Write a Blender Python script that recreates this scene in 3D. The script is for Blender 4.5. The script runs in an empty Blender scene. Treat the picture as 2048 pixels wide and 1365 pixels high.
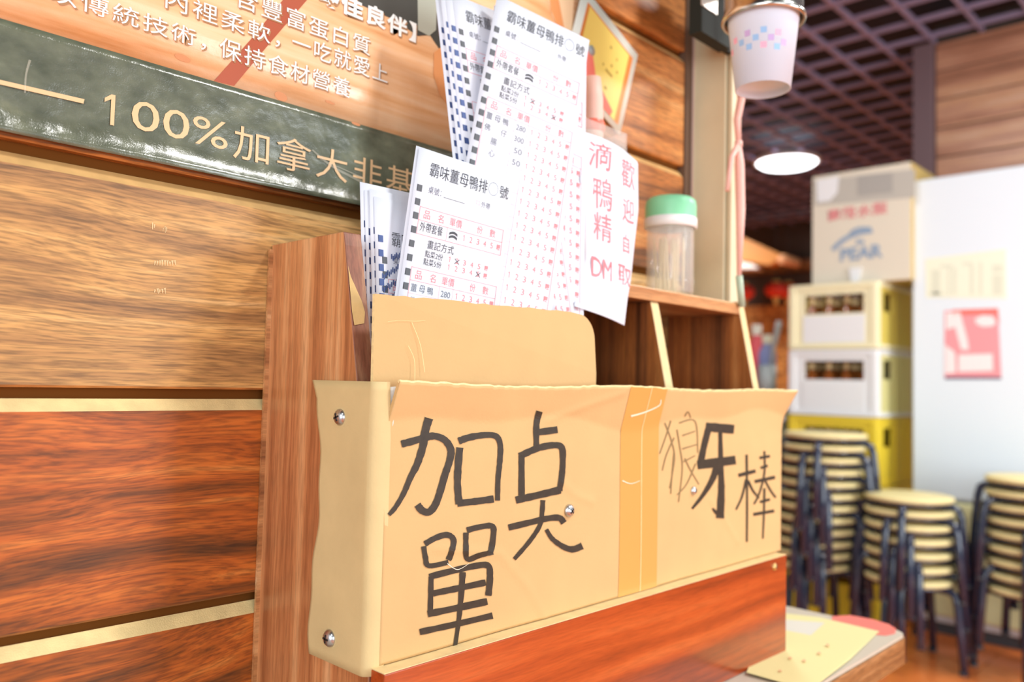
import bpy, bmesh, math, random
from mathutils import Vector, Matrix
random.seed(7)
S = bpy.context.scene
COL = S.collection
# ------------------------------------------------------------------ camera
F = 1640.0; CX, CY = 1024.0, 682.5
def _nrm(a): return Vector(a).normalized()
_u = _nrm((1, .024, 0)); _X = _nrm((2600-CX, 804-CY, F))
_Z = _X.cross(_u).normalized()
if _Z.y > 0: _Z = -_Z
_Y = _Z.cross(_X).normalized()
def c2w(v): v = Vector(v); return Vector((_X.dot(v), _Y.dot(v), _Z.dot(v)))
EYE = Vector((0, -.6, 1.05))
def hit(px, py, ax, val):
    """point of the plane axis=val seen at that place of the photograph"""
    d = c2w((px-CX, py-CY, F)); t = (val-EYE[ax])/d[ax]
    return EYE + d*t
cam = bpy.data.cameras.new('camera'); camo = bpy.data.objects.new('camera', cam); COL.objects.link(camo)
r, u, b = c2w((1,0,0)), c2w((0,-1,0)), c2w((0,0,-1))
camo.matrix_world = Matrix(((r.x,u.x,b.x,EYE.x),(r.y,u.y,b.y,EYE.y),(r.z,u.z,b.z,EYE.z),(0,0,0,1)))
cam.sensor_width = 36; cam.lens = F/2048*36; cam.clip_start = .02
cam.dof.use_dof = True; cam.dof.focus_distance = .60; cam.dof.aperture_fstop = 4.6
S.camera = camo
# ------------------------------------------------------------------ world, lights, exposure
W = bpy.data.worlds.new('world'); S.world = W; W.use_nodes = True
W.node_tree.nodes['Background'].inputs[0].default_value = (.93,.97,1,1)
W.node_tree.nodes['Background'].inputs[1].default_value = .55
S.view_settings.view_transform = 'Standard'; S.view_settings.look = 'None'
S.view_settings.gamma = 1; S.view_settings.use_curve_mapping = False
S.view_settings.exposure = -.06
S.cycles.use_denoising = True
S.cycles.max_bounces = 8; S.cycles.sample_clamp_indirect = 6
CEIL = 2.95
def area(loc, power, size, color=(1,.98,.94), target=None, sy=None):
    l = bpy.data.lights.new('ceiling_or_fill_light', 'AREA'); l.energy = power; l.color = color  # shared by the ceiling lamps and the added fill lights
    l.shape = 'DISK' if sy is None else 'RECTANGLE'; l.size = size
    if sy: l.size_y = sy
    o = bpy.data.objects.new('ceiling_or_fill_light_source', l); COL.objects.link(o); o.location = loc
    if target: o.rotation_euler = (Vector(target)-Vector(loc)).to_track_quat('-Z','Y').to_euler()
    return o
area((1.35,-1.55,2.9), 50, .40)
area((-1.0,-1.7,2.9), 14, .6)
area((3.4,-1.5,2.9), 60, .5)
area((-2.4,-1.7,1.5), 56, 1.8, (.90,.96,1), (2.5,-.3,1.1), 1.6)  # added cool fill from the left, no lamp of the room
area((-.2,-3.6,1.3), 30, 1.8, (.90,.96,1), (1.5,0,1.1), 1.5)  # added cool frontal fill behind the camera
area((2.2,-3.0,1.2), 74, 1.6, (.90,.96,1), (3.6,.3,1.3), 1.4)  # added cool fill to brighten the fridge and the back
area((2.3,.9,2.9), 25, .5)
area((6.9,.4,2.9), 90, .5)
area((6.6,4.2,2.9), 100, .5)
# ------------------------------------------------------------------ helpers
def lin(c):
    if isinstance(c, str): c = tuple(int(c[i:i+2],16) for i in (0,2,4))
    return tuple(((x/255)/12.92 if x/255 <= .04045 else ((x/255+.055)/1.055)**2.4) for x in c)+(1,)
def mat(name, col, rough=.5, metal=0, coat=0, trans=0, emit=0, ior=1.45, bump=0, bscale=200, var=0, vscale=4, spec=.5, alpha=1):
    m = bpy.data.materials.new(name); m.use_nodes = True
    n = m.node_tree.nodes; l = m.node_tree.links; p = n['Principled BSDF']
    p.inputs['Base Color'].default_value = lin(col); p.inputs['Roughness'].default_value = rough
    p.inputs['Metallic'].default_value = metal; p.inputs['Coat Weight'].default_value = coat
    p.inputs['Transmission Weight'].default_value = trans; p.inputs['IOR'].default_value = ior
    p.inputs['Specular IOR Level'].default_value = spec; p.inputs['Alpha'].default_value = alpha
    if emit:
        p.inputs['Emission Color'].default_value = lin(col); p.inputs['Emission Strength'].default_value = emit
    if bump or var:
        tc = n.new('ShaderNodeTexCoord'); no = n.new('ShaderNodeTexNoise'); l.new(tc.outputs['Object'], no.inputs['Vector'])
        no.inputs['Detail'].default_value = 5
        if var:
            no.inputs['Scale'].default_value = vscale
            hs = n.new('ShaderNodeHueSaturation'); hs.inputs['Color'].default_value = lin(col)
            mr = n.new('ShaderNodeMapRange'); mr.inputs[1].default_value = .3; mr.inputs[2].default_value = .7
            mr.inputs[3].default_value = 1-var; mr.inputs[4].default_value = 1+var
            l.new(no.outputs['Fac'], mr.inputs[0]); l.new(mr.outputs[0], hs.inputs['Value']); l.new(hs.outputs[0], p.inputs['Base Color'])
        if bump:
            nb = n.new('ShaderNodeTexNoise'); nb.inputs['Scale'].default_value = bscale; l.new(tc.outputs['Object'], nb.inputs['Vector'])
            bp = n.new('ShaderNodeBump'); bp.inputs['Strength'].default_value = bump; bp.inputs['Distance'].default_value = .001
            l.new(nb.outputs['Fac'], bp.inputs['Height']); l.new(bp.outputs[0], p.inputs['Normal'])
    return m
def wood(name, cols, axis='x', rough=.38, coat=.25, grain=1.0, knots=.5, seed=0, pores=.45):
    """stained timber: long streaks along the grain, warped by knots, fine pores; cols dark -> light"""
    m = bpy.data.materials.new(name); m.use_nodes = True
    n = m.node_tree.nodes; l = m.node_tree.links; p = n['Principled BSDF']
    tc = n.new('ShaderNodeTexCoord'); oi = n.new('ShaderNodeObjectInfo')
    off = n.new('ShaderNodeVectorMath'); off.operation = 'MULTIPLY_ADD'
    cmb = n.new('ShaderNodeCombineXYZ')
    for i in range(3): l.new(oi.outputs['Random'], cmb.inputs[i])
    l.new(cmb.outputs[0], off.inputs[0]); off.inputs[1].default_value = (7.3, 3.1, 5.7); l.new(tc.outputs['Object'], off.inputs[2])
    mp = n.new('ShaderNodeMapping'); l.new(off.outputs[0], mp.inputs['Vector'])
    if axis == 'z': mp.inputs['Rotation'].default_value = (0, math.pi/2, 0)
    if axis == 'y': mp.inputs['Rotation'].default_value = (0, 0, math.pi/2)
    mp.inputs['Location'].default_value = (seed*1.7, seed*.9, seed*2.3)
    def scaled(v, s):
        q = n.new('ShaderNodeVectorMath'); q.operation = 'MULTIPLY'; l.new(v, q.inputs[0]); q.inputs[1].default_value = s; return q.outputs[0]
    wn = n.new('ShaderNodeTexNoise'); wn.inputs['Scale'].default_value = 1; wn.inputs['Detail'].default_value = 3
    l.new(scaled(mp.outputs[0], (1.6, 4, 6)), wn.inputs['Vector'])
    wm = n.new('ShaderNodeVectorMath'); wm.operation = 'MULTIPLY_ADD'
    cz = n.new('ShaderNodeCombineXYZ'); l.new(wn.outputs['Fac'], cz.inputs[2]); l.new(wn.outputs['Fac'], cz.inputs[1])
    l.new(cz.outputs[0], wm.inputs[0]); wm.inputs[1].default_value = (0, .06*knots, .06*knots); l.new(mp.outputs[0], wm.inputs[2])
    g = n.new('ShaderNodeTexNoise'); g.inputs['Scale'].default_value = 1; g.inputs['Detail'].default_value = 3; g.inputs['Roughness'].default_value = .5
    l.new(scaled(wm.outputs[0], (.55*grain, 48*grain, 48*grain)), g.inputs['Vector'])
    blot = n.new('ShaderNodeTexNoise'); blot.inputs['Scale'].default_value = 1; blot.inputs['Detail'].default_value = 2
    l.new(scaled(mp.outputs[0], (3.5, 14, 18)), blot.inputs['Vector'])
    mx = n.new('ShaderNodeMath'); mx.operation = 'MULTIPLY_ADD'; l.new(blot.outputs['Fac'], mx.inputs[0]); mx.inputs[1].default_value = .45
    g2 = n.new('ShaderNodeTexNoise'); g2.inputs['Scale'].default_value = 1; g2.inputs['Detail'].default_value = 3
    l.new(scaled(wm.outputs[0], (2.0*grain, 240*grain, 240*grain)), g2.inputs['Vector'])
    gm = n.new('ShaderNodeMath'); gm.operation = 'MULTIPLY_ADD'; l.new(g2.outputs['Fac'], gm.inputs[0]); gm.inputs[1].default_value = .35
    g3 = n.new('ShaderNodeMath'); g3.operation = 'MULTIPLY_ADD'; l.new(g.outputs['Fac'], g3.inputs[0]); g3.inputs[1].default_value = .95; g3.inputs[2].default_value = -.15; l.new(g3.outputs[0], gm.inputs[2])
    sb = n.new('ShaderNodeMath'); sb.operation = 'SUBTRACT'; l.new(gm.outputs[0], sb.inputs[0]); sb.inputs[1].default_value = .225
    l.new(sb.outputs[0], mx.inputs[2])
    cr = n.new('ShaderNodeValToRGB'); e = cr.color_ramp.elements
    pos = [.30, .43, .53, .62, .72][:len(cols)]
    e[0].position = pos[0]; e[0].color = lin(cols[0]); e[1].position = pos[1]; e[1].color = lin(cols[1])
    for k in range(2, len(cols)):
        x = e.new(pos[k]); x.color = lin(cols[k])
    l.new(mx.outputs[0], cr.inputs[0])
    po = n.new('ShaderNodeTexNoise'); po.inputs['Scale'].default_value = 1; po.inputs['Detail'].default_value = 3
    l.new(scaled(wm.outputs[0], (45, 500, 700)), po.inputs['Vector'])
    mr = n.new('ShaderNodeMapRange'); mr.inputs[1].default_value = .35; mr.inputs[2].default_value = .6
    mr.inputs[3].default_value = 1-pores; mr.inputs[4].default_value = 1.06; l.new(po.outputs['Fac'], mr.inputs[0])
    hs = n.new('ShaderNodeHueSaturation'); l.new(cr.outputs[0], hs.inputs['Color']); l.new(mr.outputs[0], hs.inputs['Value'])
    l.new(hs.outputs[0], p.inputs['Base Color'])
    bp = n.new('ShaderNodeBump'); bp.inputs['Strength'].default_value = .25; bp.inputs['Distance'].default_value = .0006
    l.new(g.outputs['Fac'], bp.inputs['Height']); l.new(bp.outputs[0], p.inputs['Normal'])
    p.inputs['Roughness'].default_value = rough; p.inputs['Coat Weight'].default_value = coat; p.inputs['Coat Roughness'].default_value = .25
    return m
def loc_of(o):
    v = Vector((0,0,0))
    while o: v += o.location; o = o.parent
    return v
class MB:
    def __init__(s): s.v = []; s.f = []; s.m = []; s.sm = []
    def face(s, pts, m=0, smooth=False):
        k = len(s.v); s.v += [Vector(p) for p in pts]; s.f.append(tuple(range(k, k+len(pts)))); s.m.append(m); s.sm.append(smooth)
    def hexa(s, p, m=0, skip=()):
        """8 corners: bottom ring 0-3, top ring 4-7"""
        k = len(s.v); s.v += [Vector(q) for q in p]
        for i, f in enumerate(((3,2,1,0),(4,5,6,7),(0,1,5,4),(1,2,6,5),(2,3,7,6),(3,0,4,7))):
            if i in skip: continue
            s.f.append(tuple(k+j for j in f)); s.m.append(m if isinstance(m,int) else m[i]); s.sm.append(False)
    def box(s, x0, x1, y0, y1, z0, z1, m=0):
        s.hexa([(x0,y0,z0),(x1,y0,z0),(x1,y1,z0),(x0,y1,z0),(x0,y0,z1),(x1,y0,z1),(x1,y1,z1),(x0,y1,z1)], m)
    def grid(s, fn, nu, nv, m=0, thick=None, smooth=True):
        """fn(a,b) a,b in 0..1 ; thick = vector for a solid sheet"""
        k = len(s.v)
        P = [fn(i/nu, j/nv) for j in range(nv+1) for i in range(nu+1)]
        s.v += [Vector(p) for p in P]
        def id_(i, j, o=0): return k+o+j*(nu+1)+i
        for j in range(nv):
            for i in range(nu):
                s.f.append((id_(i,j),id_(i+1,j),id_(i+1,j+1),id_(i,j+1))); s.m.append(m); s.sm.append(smooth)
        if thick is not None:
            o = len(P); s.v += [Vector(p)+Vector(thick) for p in P]
            for j in range(nv):
                for i in range(nu):
                    s.f.append((id_(i,j+1,o),id_(i+1,j+1,o),id_(i+1,j,o),id_(i,j,o))); s.m.append(m); s.sm.append(smooth)
            ring = [(i,0) for i in range(nu+1)]+[(nu,j) for j in range(1,nv+1)]+[(i,nv) for i in range(nu-1,-1,-1)]+[(0,j) for j in range(nv-1,0,-1)]
            for a in range(len(ring)):
                A, B = ring[a], ring[(a+1) % len(ring)]
                s.f.append((id_(*A),id_(*A,o),id_(*B,o),id_(*B))); s.m.append(m); s.sm.append(False)
    def prism(s, poly, off, m=0, mside=None):
        off = Vector(off); k = len(s.v); n = len(poly); s.v += [Vector(p) for p in poly]+[Vector(p)+off for p in poly]
        s.f.append(tuple(range(k,k+n))); s.m.append(m); s.sm.append(False)
        s.f.append(tuple(range(k+2*n-1,k+n-1,-1))); s.m.append(m); s.sm.append(False)
        for i in range(n):
            j = (i+1) % n; s.f.append((k+i,k+n+i,k+n+j,k+j)); s.m.append(m if mside is None else mside); s.sm.append(False)
    def tube(s, path, r, n=10, m=0, caps=True, rs=None):
        path = [Vector(p) for p in path]; rings = []; prev = None
        for i, p in enumerate(path):
            t = (path[min(i+1,len(path)-1)]-path[max(i-1,0)]).normalized()
            a = t.orthogonal().normalized() if prev is None else (prev - t*prev.dot(t)).normalized()
            prev = a; bb = t.cross(a); rr = rs[i] if rs else r
            k = len(s.v); rings.append(k)
            s.v += [p + (a*math.cos(2*math.pi*q/n)+bb*math.sin(2*math.pi*q/n))*rr for q in range(n)]
        for i in range(len(rings)-1):
            for q in range(n):
                w = (q+1) % n; s.f.append((rings[i]+q,rings[i]+w,rings[i+1]+w,rings[i+1]+q)); s.m.append(m); s.sm.append(True)
        if caps:
            s.f.append(tuple(rings[0]+q for q in range(n-1,-1,-1))); s.m.append(m); s.sm.append(False)
            s.f.append(tuple(rings[-1]+q for q in range(n))); s.m.append(m); s.sm.append(False)
    def lathe(s, prof, c=(0,0,0), n=32, m=0, ax=None):
        """prof: (r, h) pairs along axis"""
        ax = Vector(ax or (0,0,1)).normalized(); a = ax.orthogonal().normalized(); bb = ax.cross(a); c = Vector(c); rings = []
        for (r_, h) in prof:
            k = len(s.v)
            if r_ < 1e-6: s.v.append(c+ax*h); rings.append((k,1))
            else:
                s.v += [c+ax*h+(a*math.cos(2*math.pi*q/n)+bb*math.sin(2*math.pi*q/n))*r_ for q in range(n)]; rings.append((k,n))
        for (k0,n0),(k1,n1) in zip(rings, rings[1:]):
            for q in range(n):
                w = (q+1) % n
                if n0 == 1 and n1 == 1: continue
                if n0 == 1: f = (k0, k1+w, k1+q)
                elif n1 == 1: f = (k0+q, k0+w, k1)
                else: f = (k0+q,k0+w,k1+w,k1+q)
                s.f.append(f); s.m.append(m); s.sm.append(True)
    def build(s, name, mats, parent=None, local=False, bevel=0, origin=None, auto=True):
        if not isinstance(mats, (list, tuple)): mats = [mats]
        me = bpy.data.meshes.new(name)
        if local: off = Vector((0,0,0))
        elif parent: off = loc_of(parent)
        elif origin is not None: off = Vector(origin)
        else:
            xs = [min(v[i] for v in s.v) for i in range(3)]; xm = [max(v[i] for v in s.v) for i in range(3)]
            off = Vector(((xs[0]+xm[0])/2, (xs[1]+xm[1])/2, xs[2]))
        own = Vector((0,0,0))
        if parent and origin is not None:
            own = Vector(origin)-off; off = Vector(origin)
        me.from_pydata([v-off for v in s.v], [], s.f)
        for mm in mats: me.materials.append(mm)
        me.polygons.foreach_set('material_index', s.m); me.polygons.foreach_set('use_smooth', s.sm)
        me.validate(); me.update()
        o = bpy.data.objects.new(name, me); COL.objects.link(o)
        if parent: o.parent = parent; o.location = own
        elif not local: o.location = off
        if bevel:
            bv = o.modifiers.new('bevel','BEVEL'); bv.width = bevel; bv.segments = 2; bv.limit_method = 'ANGLE'; bv.angle_limit = .7
        return o
def tag(o, label=None, cat=None, group=None, kind=None):
    if label: o['label'] = label
    if cat: o['category'] = cat
    if group: o['group'] = group
    if kind: o['kind'] = kind
    return o
def thing(name, label, cat, loc, group=None):
    o = bpy.data.objects.new(name, None); COL.objects.link(o); o.location = loc; o.empty_display_size = .05
    return tag(o, label, cat, group)
def copy_tree(o, parent=None):
    c = o.copy(); COL.objects.link(c)
    if parent: c.parent = parent
    for ch in list(o.children): copy_tree(ch, c)
    return c
_tc = {}
def glyphs(text, bold=0):
    key = (text, bold)
    if text == '1' and key not in _tc:
        _tc[key] = ([(.62,0),(1,0),(1,1),(.62,1),(.62,.16),(0,.30),(0,.17),(.62,.001)], [(0,3,2,1),(4,7,6,5)])
    if key not in _tc:
        cu = bpy.data.curves.new('t','FONT'); cu.body = text; cu.resolution_u = 3; cu.offset = bold; cu.space_character = 1.15 if len(text) > 3 and ord(text[0]) > 9000 and text[0] not in '霸外畫點' else 1.0
        o = bpy.data.objects.new('t', cu); COL.objects.link(o)
        me = bpy.data.meshes.new_from_object(o.evaluated_get(bpy.context.evaluated_depsgraph_get()))
        vs = [(v.co.x, v.co.y) for v in me.vertices]; fs = [tuple(p.vertices) for p in me.polygons]
        x0 = min(v[0] for v in vs); x1 = max(v[0] for v in vs); y0 = min(v[1] for v in vs); y1 = max(v[1] for v in vs)
        _tc[key] = ([((x-x0)/(x1-x0), 1-(y-y0)/max(y1-y0,1e-6)) for x, y in vs], fs)
        bpy.data.objects.remove(o); bpy.data.curves.remove(cu); bpy.data.meshes.remove(me)
    return _tc[key]
def put_text(mb, text, fn, u0, v0, u1, v1, m=0, bold=0):
    vs, fs = glyphs(text, bold); k = len(mb.v)
    mb.v += [Vector(fn(u0+(u1-u0)*a, v0+(v1-v0)*c)) for a, c in vs]
    for f in fs: mb.f.append(tuple(k+i for i in f)); mb.m.append(m); mb.sm.append(False)
def put_rect(mb, fn, u0, v0, u1, v1, m=0):
    mb.face([fn(u0,v1), fn(u1,v1), fn(u1,v0), fn(u0,v0)], m)
def put_frame(mb, fn, u0, v0, u1, v1, w, m=0):
    put_rect(mb,fn,u0,v0,u1,v0+w,m); put_rect(mb,fn,u0,v1-w,u1,v1,m); put_rect(mb,fn,u0,v0,u0+w,v1,m); put_rect(mb,fn,u1-w,v0,u1,v1,m)
def smooth_line(pts, n=6):
    out = []
    P = [pts[0]]+list(pts)+[pts[-1]]
    for i in range(1, len(P)-2):
        for k in range(n):
            t = k/n; a, b_, c, d = P[i-1], P[i], P[i+1], P[i+2]
            out.append(tuple(.5*((2*b_[q])+(-a[q]+c[q])*t+(2*a[q]-5*b_[q]+4*c[q]-d[q])*t*t+(-a[q]+3*b_[q]-3*c[q]+d[q])*t**3) for q in range(2)))
    out.append(tuple(pts[-1])); return out
def stroke(mb, pts, w, surf, m=0, jit=0):
    """pen stroke: centre line in photograph pixels, laid on the real surface surf(px,py)"""
    ws = w if isinstance(w, (tuple,list)) else (w, w)
    L = smooth_line(pts) if len(pts) > 2 else [tuple(pts[0][q]+(pts[1][q]-pts[0][q])*t/6 for q in range(2)) for t in range(7)]
    n = len(L); A = []
    for i, p in enumerate(L):
        a, c = L[max(i-1,0)], L[min(i+1,n-1)]; dx, dy = c[0]-a[0], c[1]-a[1]; q = math.hypot(dx,dy) or 1
        h = (ws[0]+(ws[1]-ws[0])*i/(n-1))/2*(1+random.uniform(-jit,jit))
        A.append(((p[0]-dy/q*h, p[1]+dx/q*h), (p[0]+dy/q*h, p[1]-dx/q*h)))
    for i in range(n-1):
        mb.face([surf(*A[i][0]), surf(*A[i+1][0]), surf(*A[i+1][1]), surf(*A[i][1])], m)
# ------------------------------------------------------------------ materials
M = {}
M['plank_tan'] = wood('plank_tan', ['94683c','b8854c','cf9a58','dcab6c','e6bb82'], seed=1, knots=.9, rough=.5, coat=.08)  # paler copy for one plank, partly the light on it put into the colour
M['plank_orange'] = wood('plank_orange', ['7a4a22','b06a30','c98040','d8924e','e2a566'], seed=2, knots=.9, rough=.5, coat=.08)
M['plank_red'] = wood('plank_red', ['62340e','984c10','b85a18','c96a22','d47e36'], seed=3, knots=1.8, rough=.5, coat=.08)
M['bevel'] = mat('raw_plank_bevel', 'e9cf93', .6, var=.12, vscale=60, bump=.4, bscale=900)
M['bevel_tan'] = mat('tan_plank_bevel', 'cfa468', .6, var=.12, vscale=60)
M['dark'] = mat('dark_recess', '6a4018', .9, spec=.1)
M['side_wood'] = wood('shelf_side_wood', ['a06038','bd7a4c','cc8a58','d69a68','dfa978'], axis='z', seed=4, knots=.15, grain=1.3, pores=.2, rough=.3)
M['div_wood'] = wood('divider_wood', ['4f2c17','8a4f2a','a8622f','b8733c','c98a52'], axis='z', seed=6, knots=.2, grain=.8, pores=.2)
M['maho'] = wood('mahogany_panel', ['6a240a','923810','aa4416','b84e1c','c45e2a'], axis='x', seed=5, knots=.6, grain=.45, pores=.15, rough=.22, coat=.6)
M['ply'] = mat('raw_plywood_edge', 'e6cd98', .7, var=.08, vscale=80)
M['board'] = wood('shelf_board_wood', ['8a5430','b5794a','c98d5a','d29a68','dcae80'], seed=8, knots=.2, pores=.2)
M['card'] = mat('cardboard', 'd3ac76', .75, var=.03, vscale=25, bump=.15, bscale=350)
M['card_pale'] = mat('pale_cardboard', 'd6be8a', .75, var=.05, vscale=30, bump=.15, bscale=350)  # side flap colour, a little paler than the front sheet
M['card_edge'] = mat('cardboard_edge', 'f2d9a0', .8, var=.1, vscale=300)
M['tape'] = mat('packing_tape', 'd8a35a', .22, coat=.5, bump=.3, bscale=60)
M['clear'] = mat('clear_tape', 'f5edd8', .12, alpha=.25, coat=1)
M['ink'] = mat('marker_ink', '33291c', .5, var=.25, vscale=160)
M['pen'] = mat('pencil_line', '8a7048', .6)
M['paper'] = mat('white_paper', 'e4e7f2', .6)
M['paper_ink'] = mat('black_print', '45484f', .6)
M['paper_grey'] = mat('grey_print', '737784', .6)
M['mark'] = mat('registration_mark_ink', '5a5e64', .6)
M['blue_ink'] = mat('blue_print', '4a5f94', .6)
M['red_ink'] = mat('red_print', 'e6868c', .6)
M['red_line'] = mat('red_table_line', 'e8a4ac', .6)
M['redpen'] = mat('red_marker', 'ee828a', .6)
M['steel'] = mat('brushed_steel', 'cfcfc9', .22, metal=1)
M['screw'] = mat('screw_steel', 'c9ccd0', .28, metal=1)
M['brass'] = mat('brass', 'd9b878', .3, metal=1)
M['slot'] = mat('screw_slot', '3c3c3c', .5, metal=.6)
M['post'] = mat('beige_painted_timber', 'ddd2b0', .5, var=.06, vscale=12)
M['post_edge'] = mat('pale_pink_edge', 'd8bcb0', .5)
M['post_dark'] = mat('dark_post_edge', '6d5545', .5)
M['plastic_clear'] = mat('clear_plastic', 'fbfdfb', .05, trans=1, ior=1.12, spec=.6)
M['acrylic'] = mat('acrylic_sheet', 'f4f2ea', .08, alpha=.22, coat=1)
M['lid_green'] = mat('mint_plastic', '8fdfae', .35)
M['white_plastic'] = mat('white_plastic', 'f2f2f0', .35)
M['toothpick'] = mat('toothpick_wood', 'f0dcae', .7)
M['cup'] = mat('paper_cup', 'dce9fb', .5)
M['pink'] = mat('pink_string', 'f6bfb2', .45, bump=.6, bscale=300)
M['greenish'] = mat('pale_green_plastic', 'b7c6ad', .4)
M['black_metal'] = mat('black_enamel_steel', '232c44', .18, coat=.8)
M['seat'] = mat('cream_stool_seat', 'efe0a4', .5, var=.04)
M['rubber'] = mat('grey_rubber', '4a4c50', .6)
M['cream_crate'] = mat('cream_crate', 'f4edc6', .45)
M['white_crate'] = mat('white_crate', 'eceef0', .45)
M['olive_crate'] = mat('pale_crate_side', 'e2dc9a', .45)
M['yellow_crate'] = mat('yellow_crate', 'efd23a', .42)
M['pale_yellow'] = mat('faded_yellow_crate', 'e0cc62', .45)
M['bottle'] = mat('brown_glass', '8e4c1e', .1, coat=.4)
M['cap'] = mat('bottle_cap', 'd9d4cc', .35, metal=.4)
M['fridge'] = mat('white_enamel', 'e6f0f8', .3)
M['fridge_low'] = mat('cream_enamel', 'e2dfae', .3)
M['pale_print'] = mat('pale_yellow_paper', 'f0f2dc', .6)
M['pale_grey'] = mat('pale_grey_print', 'dfe1cc', .6)
M['leaf_red'] = mat('red_leaflet', 'f2a0a6', .4)
M['leaf_hot'] = mat('bright_red_print', 'f0786c', .4)
M['leaf_white'] = mat('leaflet_white', 'f7ecec', .4)
M['leaf_dark'] = mat('leaflet_dark', '5a5070', .4)
M['slat'] = mat('ceiling_slat', '9a8aa4', .35, var=.15, vscale=3)
M['void'] = mat('dark_ceiling_void', '20222c', .8)
M['lamp'] = mat('lamp_diffuser', 'f4fbff', .5, emit=6)
M['far_plank'] = wood('far_plank', ['8a5426','b07236','c6863e','d3964c','dca65e'], seed=9, knots=.3, grain=.4, pores=.1)
M['part_plank'] = wood('partition_plank', ['a06c52','bd8264','cf9678','d89e76','dfae90'], axis='y', seed=10, knots=.4, grain=.35, pores=.1)
M['mauve'] = mat('mauve_post', '7d6468', .5)
M['darkwall'] = mat('dark_wall', '4a403a', .8, var=.2, vscale=2)
M['tile'] = mat('terracotta_tile', 'e07c3e', .3, coat=.3, var=.12, vscale=6)
M['grout'] = mat('grout', 'b98a5c', .8)
M['table'] = mat('grey_laminate', 'c9bfae', .35)
M['table_edge'] = wood('table_edge_wood', ['6e4826','8a5f36','9a6e42','a87c50'], seed=12, knots=.1)
M['yellow_paper'] = mat('yellow_paper', 'e6dda0', .6)
M['flyer_yellow'] = mat('flyer_yellow', 'f2d873', .35)
M['flyer_orange'] = mat('flyer_orange', 'dd8a45', .35)
M['flyer_red'] = mat('flyer_red', 'f0705a', .35)
M['flyer_white'] = mat('flyer_white', 'f1efe2', .35)
M['flyer_dot'] = mat('flyer_print', 'b99d4a', .5)
M['lantern'] = mat('red_lantern', 'e2402c', .5)
M['gold'] = mat('gold_trim', 'e3c070', .45)
M['awning'] = mat('orange_tile', 'cf8426', .5)
M['box_card'] = mat('pale_carton', 'e0d8c6', .7)
M['box_side'] = mat('carton_side', 'c9ae6a', .7)
M['box_blue'] = mat('carton_blue', '8fa5bd', .7)
M['box_red'] = mat('carton_red', 'e09090', .7)
M['box_grey'] = mat('carton_grey', 'bcb8ae', .7)
M['cab'] = mat('grey_green_cabinet', '8d967c', .5)
M['lilac'] = mat('lilac_plastic', '8f9cd0', .4)
M['redpink'] = mat('red_plastic', 'e8606a', .4)
M['greyblue'] = mat('grey_plastic', 'a9b2b4', .4)
def poster_mat(name, cols, scale, rough, bump):
    m = bpy.data.materials.new(name); m.use_nodes = True; n = m.node_tree.nodes; l = m.node_tree.links; p = n['Principled BSDF']
    tc = n.new('ShaderNodeTexCoord'); mp = n.new('ShaderNodeMapping'); l.new(tc.outputs['Object'], mp.inputs[0])
    mp.inputs['Rotation'].default_value = (0, .62, 0); mp.inputs['Scale'].default_value = scale
    no = n.new('ShaderNodeTexNoise'); no.inputs['Scale'].default_value = 1; no.inputs['Detail'].default_value = 6; l.new(mp.outputs[0], no.inputs['Vector'])
    cr = n.new('ShaderNodeValToRGB'); e = cr.color_ramp.elements; e[0].position = .3; e[0].color = lin(cols[0]); e[1].position = .7; e[1].color = lin(cols[-1])
    for k in range(1, len(cols)-1): x = e.new(.3+.4*k/(len(cols)-1)); x.color = lin(cols[k])
    l.new(no.outputs['Fac'], cr.inputs[0]); l.new(cr.outputs[0], p.inputs['Base Color'])
    nb = n.new('ShaderNodeTexNoise'); nb.inputs['Scale'].default_value = 14; nb.inputs['Detail'].default_value = 4; l.new(tc.outputs['Object'], nb.inputs['Vector'])
    nf = n.new('ShaderNodeTexNoise'); nf.inputs['Scale'].default_value = 900; l.new(tc.outputs['Object'], nf.inputs['Vector'])
    ad = n.new('ShaderNodeMath'); ad.operation = 'MULTIPLY_ADD'; l.new(nf.outputs['Fac'], ad.inputs[0]); ad.inputs[1].default_value = .02; l.new(nb.outputs['Fac'], ad.inputs[2])
    bp = n.new('ShaderNodeBump'); bp.inputs['Strength'].default_value = bump; bp.inputs['Distance'].default_value = .01
    l.new(ad.outputs[0], bp.inputs['Height']); l.new(bp.outputs[0], p.inputs['Normal'])
    p.inputs['Roughness'].default_value = rough; p.inputs['Coat Weight'].default_value = .6; p.inputs['Coat Roughness'].default_value = .12
    return m
M['poster_photo'] = poster_mat('poster_photo_print', ['dc9a60','eeb481','f4c497','f7d0a8'], (6,6,90), .25, .35)
M['poster_band'] = poster_mat('poster_band_print', ['4a5040','5a5f4e','666b58','767a64'], (40,40,60), .22, .6)
M['poster_stick'] = mat('poster_brown_stick', 'b0583c', .25, coat=.5)
M['poster_dark'] = mat('poster_dark_print', '4c4a44', .25, coat=.5)
M['poster_plum'] = mat('poster_plum_print', '8a5a58', .25, coat=.5)
M['poster_metal'] = mat('poster_metal_print', 'b4b4a4', .25, coat=.5)
M['poster_orange'] = mat('poster_orange_print', 'eba066', .25, coat=.5)
M['poster_peach'] = mat('poster_peach_print', 'f6d6ac', .25, coat=.5)
M['poster_knot'] = mat('poster_knot_print', 'd08a5c', .25, coat=.5)
M['poster_text'] = mat('poster_white_text', 'f7f7f4', .3, coat=.4)
M['poster_shadow'] = mat('poster_text_outline', 'ad7f55', .3, coat=.4)
M['poster_tan'] = mat('poster_tan_text', 'e8c091', .3, coat=.4)
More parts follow.
